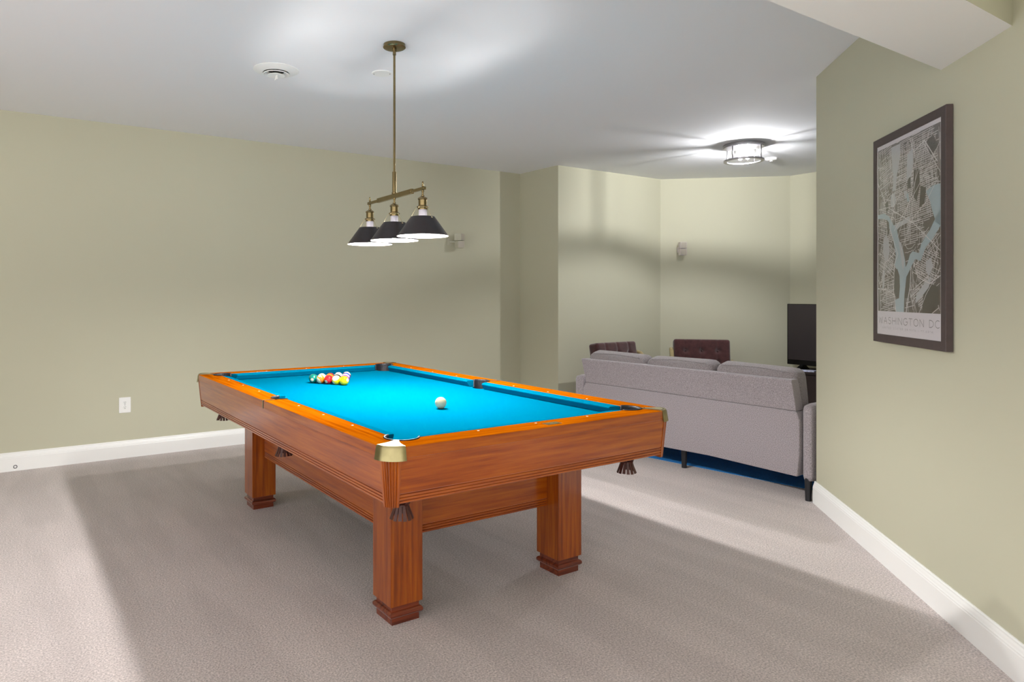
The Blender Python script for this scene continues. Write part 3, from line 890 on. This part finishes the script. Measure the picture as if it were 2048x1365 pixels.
# ------------------------------------------------------------------ framed city map
FC = Vector((3.513, 1.463, 0))         # foot of the frame's centre, on its front plane
Fu = -WD_                              # left to right as seen is toward the camera: use u = WD_ below
FW, FH, FB, FTH = 0.702, 1.012, 0.040, 0.030
def wall_foot(p): return p - WN*((p - WC).dot(WN))
fc = wall_foot(FC)
rzf = math.atan2(WD_.y, WD_.x)
fr = thing('framed_map', 'tall dark framed street map print hanging on the right wall', 'picture', (fc.x, fc.y, 1.614), rzf)
# local frame: x along the wall (left to right in view), -y or +y is room side
sgn = 1 if (Matrix.Rotation(rzf, 3, 'Z') @ Vector((0, 1, 0))).dot(WN) > 0 else -1
def Y(d): return sgn*d
bm = new_bm()
w2, h2 = FW/2, FH/2
prof = [(0, 0.004), (0, FTH-0.002), (0.002, FTH), (FB-0.003, FTH), (FB, FTH-0.001), (FB, 0.0252), (FB-0.012, 0.0251), (FB-0.012, 0.004)]
cor = [(-1,-1), (1,-1), (1,1), (-1,1)]
rows = []
for sx, sz in cor:
    rows.append([bm.verts.new((sx*(w2-i), Y(d), sz*(h2-i))) for i, d in prof])
m = len(prof)
for k in range(4):
    A, B = rows[k], rows[(k+1) % 4]
    for i in range(m): bm.faces.new((A[i], B[i], B[(i+1) % m], A[(i+1) % m]))
link('frame', bm, M_FRAME, fr)

M_PAPER = mat('print_paper', srgb(238, 230, 236), rough=0.6)
M_LAND = mat('print_land', srgb(104, 94, 88), rough=0.6, var=0.12, vscale=6)
M_ROAD = mat('print_road', srgb(240, 234, 234), rough=0.6)
M_WATER = mat('print_water', srgb(184, 202, 210), rough=0.6)
M_PARK = mat('print_park', srgb(204, 204, 208), rough=0.6)
M_DARKP = mat('print_dark_block', srgb(80, 72, 66), rough=0.6)
M_INK = mat('print_ink', srgb(52, 46, 48), rough=0.6)
M_INKL = mat('print_pale_ink', srgb(150, 140, 146), rough=0.6)
iw, ih = FW/2-FB, FH/2-FB
MU0, MU1, MZ0, MZ1 = -iw+0.009, iw-0.009, -0.352, 0.447
D0 = 0.0255
bm = new_bm()
def quadp(pts, d, mi):
    f = bm.faces.new([bm.verts.new((p[0], Y(d), p[1])) for p in pts]); f.material_index = mi
def clipline(p, q_):
    # clip the segment to the map rectangle
    x0, y0, x1, y1 = p[0], p[1], q_[0], q_[1]; dx, dy = x1-x0, y1-y0; t0, t1 = 0, 1
    for P, Q in ((-dx, x0-MU0), (dx, MU1-x0), (-dy, y0-MZ0), (dy, MZ1-y0)):
        if abs(P) < 1e-12:
            if Q < 0: return None
        else:
            r = Q/P
            if P < 0: t0 = max(t0, r)
            else: t1 = min(t1, r)
    if t0 >= t1: return None
    return (x0+t0*dx, y0+t0*dy), (x0+t1*dx, y0+t1*dy)
def ribbon(pts, w, d, mi, clip=True):
    for p, q_ in zip(pts[:-1], pts[1:]):
        if clip:
            c = clipline(p, q_)
            if not c: continue
            p, q_ = c
        t = Vector((q_[0]-p[0], q_[1]-p[1]))
        if t.length < 1e-6: continue
        t.normalize(); n = Vector((-t.y, t.x))*w/2; e_ = t*w*0.3 if not clip else t*0
        quadp([(p[0]+n.x-e_.x, p[1]+n.y-e_.y), (p[0]-n.x-e_.x, p[1]-n.y-e_.y), (q_[0]-n.x+e_.x, q_[1]-n.y+e_.y), (q_[0]+n.x+e_.x, q_[1]+n.y+e_.y)], d, mi)
def mp(u, v): return (MU0+(MU1-MU0)*u, MZ0+(MZ1-MZ0)*v)
def poly(pts, d, mi): quadp([mp(max(0, min(1, u)), max(0, min(1, v))) for u, v in pts], d, mi)
PAPER, LAND, ROAD, WATER, PARK, DARK, INK, INKL = range(8)
quadp([(-iw-0.004, -ih-0.004), (iw+0.004, -ih-0.004), (iw+0.004, ih+0.004), (-iw-0.004, ih+0.004)], D0, PAPER)
quadp([mp(0, 0), mp(1, 0), mp(1, 1), mp(0, 1)], D0+0.0003, LAND)
rnd = random.Random(11)
# street grids, district by district: (u0,u1,v0,v1, angle, spacing along, spacing across)
tiles = [(0.27, 0.98, 0.50, 0.80, 4, 0.0088, 0.0105), (0.22, 0.62, 0.74, 1.0, 3, 0.0080, 0.0108), (0.50, 1.0, 0.70, 1.0, 2, 0.0092, 0.0100),
         (0.0, 0.30, 0.70, 1.0, 12, 0.0100, 0.0088), (0.0, 0.30, 0.40, 0.72, -14, 0.0095, 0.0088), (0.38, 0.82, 0.38, 0.52, 3, 0.0095, 0.0100), (0.0, 0.34, 0.20, 0.42, -24, 0.0085, 0.0090),
         (0.0, 0.34, 0.0, 0.22, 8, 0.0085, 0.0085), (0.54, 1.0, 0.0, 0.20, 24, 0.0100, 0.0105), (0.58, 1.0, 0.16, 0.36, -18, 0.0098, 0.0105), (0.70, 1.0, 0.30, 0.48, 30, 0.0090, 0.0100),
         (0.46, 0.62, 0.0, 0.30, 8, 0.0105, 0.0115)]
for (u0, u1, v0, v1, ang_, s1, s2) in tiles:
    x0, z0_ = mp(u0, v0); x1, z1_ = mp(u1, v1)
    cx_, cz_ = (x0+x1)/2, (z0_+z1_)/2; L = max(x1-x0, z1_-z0_)
    def inside(p): return x0 <= p[0] <= x1 and z0_ <= p[1] <= z1_
    for (sp, a) in ((s1, R(ang_)), (s2, R(ang_+90))):
        n = int(L/sp)
        t = Vector((math.cos(a), math.sin(a))); nn = Vector((-t.y, t.x))
        for k in range(-n, n+1):
            off = k*sp + rnd.uniform(-0.0015, 0.0015)
            run = -L
            while run < L:
                ln = rnd.uniform(0.03, 0.13)
                p = Vector((cx_, cz_)) + nn*off + t*run; q_ = p + t*ln
                mid_ = (p+q_)/2
                if inside(p) and inside(q_): ribbon([p, q_], 0.0026, D0+0.0005, ROAD)
                run += ln + (0 if rnd.random() < 0.75 else rnd.uniform(0.006, 0.02))
# winding suburban streets
for k in range(46):
    u, v = (rnd.uniform(0.0, 0.3), rnd.uniform(0.0, 0.9)) if k % 2 else (rnd.uniform(0.6, 1.0), rnd.uniform(0.0, 0.40))
    a = rnd.uniform(0, 2*PI); pts = []
    for s_ in range(9):
        pts.append(mp(u, v)); a += rnd.uniform(-0.7, 0.7); u += 0.024*math.cos(a); v += 0.016*math.sin(a)
    ribbon(pts, 0.0022, D0+0.0006, ROAD)
# dark parkland blocks
for pts in ([(0.62,0.80),(0.70,0.80),(0.71,0.70),(0.66,0.62),(0.60,0.66)], [(0.72,0.70),(0.80,0.68),(0.78,0.60),(0.70,0.58)], [(0.90,0.56),(0.95,0.56),(0.95,0.51),(0.90,0.51)],
            [(0.30,0.235),(0.345,0.26),(0.385,0.22),(0.40,0.15),(0.385,0.09),(0.33,0.085),(0.30,0.12)], [(0.50,0.22),(0.60,0.25),(0.57,0.16),(0.55,0.08),(0.47,0.08)],
            [(0.76,0.10),(0.86,0.16),(0.98,0.14),(0.98,0.05),(0.88,0.0),(0.74,0.0)], [(0.80,0.93),(0.90,0.95),(0.97,0.88),(0.86,0.84)], [(0.52,0.80),(0.57,0.80),(0.57,0.70),(0.52,0.71)],
            [(0.16,0.56),(0.20,0.57),(0.21,0.47),(0.18,0.46)], [(0.13,0.66),(0.18,0.68),(0.20,0.62),(0.16,0.60)]):
    poly(pts, D0+0.0008, DARK)
# pale parks
for pts in ([(0.24,0.985),(0.40,0.985),(0.395,0.90),(0.34,0.80),(0.32,0.72),(0.27,0.72),(0.28,0.82),(0.255,0.90)], [(0.52,0.90),(0.60,0.93),(0.61,0.84),(0.58,0.77),(0.50,0.76),(0.505,0.83)],
            [(0.24,0.70),(0.30,0.71),(0.33,0.66),(0.29,0.62),(0.235,0.635)], [(0.10,0.44),(0.15,0.47),(0.20,0.43),(0.215,0.36),(0.185,0.31),(0.13,0.305),(0.095,0.36)],
            [(0.09,0.24),(0.13,0.25),(0.12,0.15),(0.08,0.13)], [(0.80,0.28),(0.87,0.30),(0.90,0.25),(0.84,0.20),(0.80,0.23)], [(0.66,0.10),(0.78,0.165),(0.88,0.20),(0.84,0.14),(0.72,0.08),(0.64,0.05)],
            [(0.30,0.515),(0.55,0.545),(0.55,0.515),(0.40,0.50),(0.30,0.47)], [(0.46,0.70),(0.52,0.69),(0.53,0.66),(0.48,0.65)]):
    poly(pts, D0+0.0009, PARK)
# rivers
for pts in ([(0.0,0.575),(0.10,0.57),(0.17,0.555),(0.20,0.54),(0.22,0.49),(0.27,0.44),(0.31,0.37),(0.33,0.33),(0.43,0.36),(0.37,0.44),(0.34,0.49),(0.28,0.52),(0.24,0.55),(0.20,0.575),(0.12,0.60),(0.0,0.60)],
            [(0.33,0.34),(0.30,0.28),(0.34,0.25),(0.38,0.22),(0.395,0.15),(0.38,0.08),(0.31,0.07),(0.33,0.0),(0.46,0.0),(0.47,0.10),(0.50,0.20),(0.48,0.30),(0.44,0.37)],
            [(0.46,0.24),(0.52,0.28),(0.56,0.33),(0.60,0.345),(0.70,0.33),(0.73,0.38),(0.86,0.45),(0.94,0.51),(1.0,0.54),(1.0,0.46),(0.90,0.40),(0.80,0.36),(0.72,0.285),(0.64,0.30),(0.58,0.26),(0.52,0.215),(0.48,0.19)],
            [(0.80,0.66),(0.90,0.68),(1.0,0.68),(1.0,0.46),(0.94,0.48),(0.88,0.56),(0.86,0.60)],
            [(0.50,0.675),(0.53,0.68),(0.55,0.635),(0.52,0.63)]):
    poly(pts, D0+0.0011, WATER)
poly([(0.37,0.42), (0.42,0.40), (0.47,0.30), (0.455,0.24), (0.43,0.27), (0.40,0.35)], D0+0.0013, PARK)
poly([(0.295,0.235), (0.35,0.255), (0.39,0.21), (0.395,0.14), (0.37,0.085), (0.325,0.085), (0.30,0.12)], D0+0.0013, DARK)
# avenues, bridges and the ring of main roads
for pts, w in ([[(0.02,0.63),(0.30,0.63),(0.60,0.80),(0.76,0.93),(1.0,0.74)], 0.003], [[(0.22,0.62),(0.62,0.50),(1.0,0.33)], 0.0034], [[(0.30,0.48),(0.72,0.72),(1.0,0.90)], 0.0032],
               [[(0.36,0.44),(0.55,0.63),(0.86,0.99)], 0.003], [[(0.60,0.985),(0.66,0.80),(0.60,0.60),(0.55,0.50)], 0.003], [[(0.42,0.36),(0.60,0.53),(0.80,0.60),(0.98,0.72)], 0.003],
               [[(0.26,0.72),(0.30,0.62),(0.25,0.55),(0.23,0.49),(0.36,0.34),(0.30,0.28),(0.29,0.12),(0.33,0.0)], 0.0042], [[(0.58,0.26),(0.56,0.14),(0.52,0.06),(0.50,0.0)], 0.006],
               [[(0.62,0.28),(0.68,0.20),(0.76,0.18),(0.86,0.16),(1.0,0.20)], 0.004], [[(0.05,0.15),(0.14,0.30),(0.20,0.31),(0.32,0.36)], 0.004], [[(0.56,0.985),(0.62,0.90),(0.78,0.94),(0.96,0.80)], 0.005],
               [[(0.0,0.14),(0.16,0.13),(0.30,0.10)], 0.003], [[(0.70,0.0),(0.80,0.10),(1.0,0.24)], 0.003], [[(0.80,0.66),(0.92,0.70),(1.0,0.69)], 0.003], [[(0.0,0.80),(0.14,0.66),(0.24,0.70)], 0.003]):
    ribbon([mp(*p) for p in pts], w, D0+0.0015, ROAD)
# lettering as drawn strokes
def curve(cx, cy, rx, ry, a0, a1, n=12): return [(cx + rx*math.cos(R(a0+(a1-a0)*i/n)), cy + ry*math.sin(R(a0+(a1-a0)*i/n))) for i in range(n+1)]
G = {
 'W': (0.75, [[(0,1),(0.18,0),(0.375,0.85),(0.57,0),(0.75,1)]]), 'A': (0.6, [[(0,0),(0.3,1),(0.6,0)], [(0.11,0.36),(0.49,0.36)]]),
 'S': (0.48, [curve(0.24,0.76,0.21,0.24,35,270,10)+curve(0.24,0.26,0.23,0.26,90,-150,10)]), 'H': (0.58, [[(0,0),(0,1)], [(0.58,0),(0.58,1)], [(0,0.5),(0.58,0.5)]]),
 'I': (0.02, [[(0.01,0),(0.01,1)]]), 'N': (0.6, [[(0,0),(0,1),(0.6,0),(0.6,1)]]), 'G': (0.68, [curve(0.36,0.5,0.36,0.5,50,360,16)+[(0.42,0.5)]]),
 'T': (0.55, [[(0,1),(0.55,1)], [(0.275,1),(0.275,0)]]), 'O': (0.72, [curve(0.36,0.5,0.36,0.5,0,360,20)]), 'D': (0.6, [[(0,0),(0,1)]+curve(0.1,0.5,0.5,0.5,90,-90,12)+[(0,0)]]),
 'C': (0.6, [curve(0.36,0.5,0.36,0.5,50,310,14)]), 'U': (0.54, [[(0,1),(0,0.28)]+curve(0.27,0.27,0.27,0.27,180,360,10)+[(0.54,1)]]), 'E': (0.45, [[(0.45,1),(0,1),(0,0),(0.45,0)], [(0,0.5),(0.38,0.5)]]),
 '3': (0.46, [curve(0.2,0.76,0.22,0.24,150,-90,9)+curve(0.2,0.26,0.26,0.26,90,-150,10)]), '8': (0.46, [curve(0.23,0.76,0.19,0.24,0,360,12), curve(0.23,0.26,0.23,0.26,0,360,12)]),
 '9': (0.46, [curve(0.23,0.70,0.23,0.30,0,360,12), [(0.46,0.7),(0.30,0)]]), '0': (0.48, [curve(0.24,0.5,0.24,0.5,0,360,16)]), '7': (0.45, [[(0,1),(0.45,1),(0.12,0)]]),
 '4': (0.5, [[(0.38,0),(0.38,1),(0,0.28),(0.5,0.28)]]), '.': (0.04, [[(0.0,0.0),(0.04,0.04)]]), '\u00b0': (0.2, [curve(0.1,0.86,0.1,0.12,0,360,8)]), '|': (0.02, [[(0.01,-0.1),(0.01,1.1)]]), ' ': (0.35, [])}
def lettering(txt, x0, x1, zb_, h, w, gap, mi, d):
    tot = sum(G[c][0] for c in txt) + gap*(len(txt)-1)
    k = (x1-x0)/tot; x = x0
    for c in txt:
        for st in G[c][1]:
            ribbon([(x + p[0]*k, zb_ + p[1]*h) for p in st], w, d, mi, clip=False)
        x += (G[c][0] + gap)*k
lettering('WASHINGTON DC', -iw+0.018, iw-0.018, 1.2015-1.614, 0.0315, 0.0021, 0.26, INK, D0+0.0006)
lettering('UNITED STATES 38.90\u00b0N | 77.04\u00b0W', -iw+0.062, iw-0.072, 1.178-1.614, 0.0078, 0.0010, 0.55, INKL, D0+0.0006)
o = link('map_print', bm, [M_PAPER, M_LAND, M_ROAD, M_WATER, M_PARK, M_DARKP, M_INK, M_INKL], fr, recalc=False)
# make every printed face look into the room
for p in o.data.polygons:
    if p.normal.y*sgn < 0: p.flip()
bm = new_bm(); box(bm, -iw-0.003, iw+0.003, *sorted((Y(0.0282), Y(0.0288))), -ih-0.003, ih+0.003)
link('glazing', bm, M_PANE, fr)
bm = new_bm(); box(bm, -iw-0.006, iw+0.006, *sorted((Y(0.001), Y(0.0250))), -ih-0.006, ih+0.006)
link('backing_board', bm, M_DARKSLOT, fr)

# ------------------------------------------------------------------ sofa
sofa = thing('sofa', 'grey woven three seat sofa seen from behind on black legs', 'sofa', (4.405, 2.495, 0), R(2.19))
LEN = 1.832
def soft(amp, k=1.0):
    def fn(p, u):
        e = (1-min(1, abs(u.y))**3)*(1-min(1, abs(u.z))**3)
        return Vector((math.copysign(amp*e, u.x) if abs(u.x) > 0.5 else 0, 0, amp*k*(1-u.y**2)*0.6 if u.z > 0.8 else 0))
    return fn
# outer back: lower panel with clipped upper corners, upper panel leaning to the rear
bm = new_bm()
pts = [(-0.006, 0.150), (LEN*0.35, 0.165), (LEN*0.7, 0.150), (LEN+0.03, 0.155), (LEN+0.03, 0.525), (LEN, 0.577), (0, 0.577), (-0.022, 0.525), (-0.022, 0.30)]
A = [bm.verts.new((0.0, y, z)) for y, z in pts]; B = [bm.verts.new((0.10, y, z)) for y, z in pts]
bm.faces.new(A); bm.faces.new(B[::-1])
for i in range(len(pts)): bm.faces.new((A[i], B[i], B[(i+1) % len(pts)], A[(i+1) % len(pts)]))
link('back_panel', bm, M_SOFA, sofa, bevel=0.006)
bm = new_bm()
prof = [(0.003, 0.579), (-0.056, 0.783), (-0.050, 0.789), (0.024, 0.789), (0.030, 0.783), (0.095, 0.579)]
sweep(bm, prof, (0, 0, 0), (0, LEN, 0), (1, 0, 0))
link('backrest', bm, M_SOFA, sofa, bevel=0.006)
# arms
for y0, y1 in ((-0.104, -0.025), (LEN+0.034, LEN+0.150)):
    w = y1-y0
    bm = new_bm(); rbox(bm, (0.87, w, 0.51), min(0.036, w*0.45), (12, 8, 12), (0.447, (y0+y1)/2, 0.377))
    link('arm', bm, M_SOFA, sofa, smooth=True)
# seat base and cushions
bm = new_bm(); rbox(bm, (0.74, LEN+0.06, 0.16), 0.02, (6, 8, 4), (0.475, LEN/2, 0.23))
smooth_by_angle(link('seat_base', bm, M_SOFA, sofa), 40)
cw = LEN/3
for k in range(3):
    bm = new_bm(); rbox(bm, (0.66, cw-0.008, 0.15), 0.04, (10, 10, 6), (0.52, cw*(k+0.5), 0.39), fn=soft(0.0, 0.02))
    link('seat_cushion', bm, M_SOFAC, sofa, smooth=True)
    Mx = Matrix.Translation((0.125, cw*(k+0.5) + (0.0, 0.0, 0.0)[k], 0.655)) @ Matrix.Rotation(R(-13), 4, 'Y') @ Matrix.Rotation(R((1.2, -0.8, 0.6)[k]), 4, 'X')
    bm = new_bm(); rbox(bm, (0.17, cw-0.012, 0.40), 0.06, (8, 14, 12), fn=soft(0.022, 0.012), M=Mx)
    c = link('back_cushion', bm, M_SOFAC, sofa, smooth=True)
    bm = new_bm(); hw, hh = (cw-0.012)/2-0.004, 0.20-0.006
    loop = []
    for (yy, zz) in [(-hw+0.05, hh), (0, hh+0.012), (hw-0.05, hh), (hw-0.014, hh-0.03), (hw, hh-0.08), (hw, -hh+0.1)]:
        loop.append(Mx @ Vector((-0.055, yy, zz)))
    loop = [Mx @ Vector((-0.055, -hw, -hh+0.1)), Mx @ Vector((-0.055, -hw, hh-0.08)), Mx @ Vector((-0.055, -hw+0.014, hh-0.03))] + loop
    tube(bm, loop, 0.003, 6); link('piping', bm, M_SOFAC, c, smooth=True)
# legs
for x, y in ((0.040, -0.060), (0.118, 0.925), (0.034, LEN+0.09), (0.80, -0.07), (0.80, 0.925), (0.80, LEN+0.09)):
    z0 = 0.0045 if x > 0.5 else 0.0
    bm = new_bm(); lathe(bm, [(0, z0), (0.0185, z0), (0.0235, 0.165), (0, 0.165)], 20, (x, y, 0))
    smooth_by_angle(link('leg', bm, M_BLACKLEG, sofa), 40)

# rug under the lounge
bm = new_bm(); rbox(bm, (1.75, 1.75, 0.004), 0.0015, (4, 4, 2), (0, 0, 0.002))
rg = link('rug', bm, M_RUG); rg.location = (5.485, 3.28, 0); rg.rotation_euler = (0, 0, R(8.7))
tag(rg, 'blue rug whose edge shows on the carpet under the sofa', 'rug')

# ------------------------------------------------------------------ velvet armchairs
def make_chair(label, high):
    """local: faces -y, origin on the floor under the back; x to the right seen from the front"""
    t = thing('armchair', label, 'armchair', group='brown velvet armchairs')
    W = 0.60
    btn = [(bx_, bz_) for bz_ in (0.085, -0.045) for bx_ in (-0.17, 0.0, 0.17)]
    def tuft(p, u):
        if u.y > -0.5: return Vector((0, 0, 0))
        d = 0
        for bx_, bz_ in btn:
            r2 = (p.x-bx_)**2 + (p.z-bz_)**2
            d += 0.030*math.exp(-r2/0.0007)
        for bx_ in (-0.17, 0.0, 0.17):
            d += 0.010*math.exp(-((p.x-bx_)**2)/0.00012)
        d += 0.006*math.exp(-((p.z+0.045)**2)/0.00012)
        return Vector((0, d - 0.012*(1-u.x**2)*(1-u.z**2), 0))
    bm = new_bm()
    Mx = Matrix.Translation((0, 0.06, 0.625)) @ Matrix.Rotation(R(-10), 4, 'X')
    rbox(bm, (W, 0.13, 0.43), 0.028, (48, 8, 34), fn=tuft, M=Mx)
    bk = link('backrest', bm, M_VELVET, t, smooth=True)
    for bx_, bz_ in btn:
        bm = new_bm(); bmesh.ops.create_uvsphere(bm, u_segments=10, v_segments=6, radius=0.010)
        bmesh.ops.transform(bm, matrix=Mx @ Matrix.Translation((bx_, -0.046, bz_)), verts=bm.verts[:])
        link('button', bm, M_VELVET, bk, smooth=True)
    bm = new_bm(); rbox(bm, (W, 0.56, 0.14), 0.03, (10, 10, 6), (0, -0.27, 0.375))
    link('seat', bm, M_VELVET, t, smooth=True)
    for sx in (-1, 1):
        bm = new_bm()
        x = sx*(W/2+0.024)
        zb_ = 0.728 if sx == high else 0.60
        tube(bm, [(x, 0.085, zb_-0.01), (x, 0.06, zb_), (x, 0.0, zb_-0.012), (x, -0.14, 0.59), (x, -0.38, 0.575), (x, -0.47, 0.568)], [0.012, 0.022, 0.024, 0.022, 0.022, 0.018], 12)
        link('arm', bm, M_BEECH, t, smooth=True)
        for y0, z0_ in ((-0.44, 0.570), (0.03, zb_-0.006)):
            bm = new_bm(); tube(bm, [(x, y0, z0_), (x, y0+(0.05 if y0 > 0 else -0.02), 0.0)], [0.018, 0.013], 12)
            link('leg', bm, M_BEECH, t, smooth=True)
    for y in (-0.42, 0.02):
        bm = new_bm(); tube(bm, [(-W/2-0.02, y, 0.30), (W/2+0.02, y, 0.30)], 0.014, 10)
        link('seat_rail', bm, M_BEECH, t, smooth=True)
    return t
ch = make_chair('brown tufted velvet armchair facing us, behind the left end of the sofa', 1)
ch.location = (5.52, 5.02, 0)
ch2 = make_chair('brown tufted velvet armchair turned in the angled corner behind the sofa', -1)
ch2.location = (6.64, 4.83, 0); ch2.rotation_euler = (0, 0, R(-47))

# ------------------------------------------------------------------ television and console
cs = thing('media_console', 'low espresso media console under the television', 'console', (7.56, 3.45, 0))
bm = new_bm(); box(bm, -0.23, 0.24, -0.82, 0.82, 0.485, 0.512); link('top', bm, M_CONSOLE, cs, bevel=0.003)
bm = new_bm(); box(bm, -0.21, 0.23, -0.80, 0.80, 0.06, 0.485); link('body', bm, M_CONSOLE, cs)
for y in (-0.53, 0.0, 0.53):
    bm = new_bm(); box(bm, -0.228, -0.211, y-0.255, y+0.255, 0.075, 0.475); dr = link('door', bm, M_CONSOLE, cs, bevel=0.002)
    bm = new_bm(); tube(bm, [(-0.236, y+0.2, 0.24), (-0.236, y+0.2, 0.32)], 0.005, 8); link('handle', bm, M_PLATE, dr)
for x in (-0.18, 0.20):
    for y in (-0.74, 0.74):
        bm = new_bm(); box(bm, x-0.02, x+0.02, y-0.02, y+0.02, 0, 0.061); link('leg', bm, M_CONSOLE, cs)
tv = thing('television', 'flat black television standing on the media console', 'television', (7.55, 3.745, 0.512))
bm = new_bm()
box(bm, -0.006, 0.040, -0.63, 0.63, 0.048, 0.731)
link('housing', bm, M_TVB, tv, bevel=0.004)
bm = new_bm(); box(bm, -0.0085, -0.0058, -0.618, 0.618, 0.105, 0.722); link('screen', bm, M_SCREEN, tv)
for y in (-0.46, 0.46):
    bm = new_bm()
    lo = [(-0.12, 0), (0.12, 0), (0.10, 0.012), (0.03, 0.055), (0.0, 0.055), (-0.10, 0.012)]
    A = [bm.verts.new((x, y-0.02, z)) for x, z in lo]; B = [bm.verts.new((x, y+0.02, z)) for x, z in lo]
    bm.faces.new(A); bm.faces.new(B[::-1])
    for i in range(6): bm.faces.new((A[i], B[i], B[(i+1) % 6], A[(i+1) % 6]))
    link('foot', bm, M_TVB, tv)
# folded paper on the console
bm = new_bm(); rbox(bm, (0.11, 0.15, 0.014), 0.003, (3, 3, 2), (0, 0, 0.007))
mg = link('magazine', bm, mat('blue_white_cover', srgb(196, 200, 226), rough=0.4, var=0.6, vscale=34)); mg.location = (7.40, 4.06, 0.512); mg.rotation_euler = (0, 0, R(15))
tag(mg, 'small blue and white magazine lying on the dark console', 'magazine')

# ------------------------------------------------------------------ added world fill through the open room sides, camera, colour
w = bpy.data.worlds.new('ambient_fill'); bpy.context.scene.world = w; w.use_nodes = True
bg = w.node_tree.nodes['Background']
wn = w.node_tree
wt = wn.nodes.new('ShaderNodeTexCoord'); wsx = wn.nodes.new('ShaderNodeSeparateXYZ')
wn.links.new(wt.outputs['Generated'], wsx.inputs[0])
wr = wn.nodes.new('ShaderNodeMapRange')          # added fill: stronger below the horizon to lift the ceiling, weaker above
wr.inputs['From Min'].default_value = -0.06; wr.inputs['From Max'].default_value = 0.06
wr.inputs['To Min'].default_value = P_FILL_LOW; wr.inputs['To Max'].default_value = P_WORLD
wn.links.new(wsx.outputs['Z'], wr.inputs['Value'])
wn.links.new(wr.outputs['Result'], bg.inputs['Strength'])
bg.inputs['Color'].default_value = (1.0, 0.97, 0.93, 1)

cam = bpy.data.cameras.new('camera'); co = bpy.data.objects.new('camera', cam); C.objects.link(co)
co.location = (0, 0, 1.3395); co.rotation_euler = (PI/2, 0, -0.5698)
cam.sensor_width = 36; cam.lens = 24.0117; cam.shift_x = 0.07476; cam.shift_y = -0.04466
cam.clip_start = 0.02
sc = bpy.context.scene; sc.camera = co
sc.cycles.caustics_reflective = False; sc.cycles.caustics_refractive = False
sc.view_settings.view_transform = 'Standard'; sc.view_settings.look = 'None'
sc.view_settings.exposure = 0.0; sc.view_settings.gamma = 1.0
sc.view_settings.use_curve_mapping = False
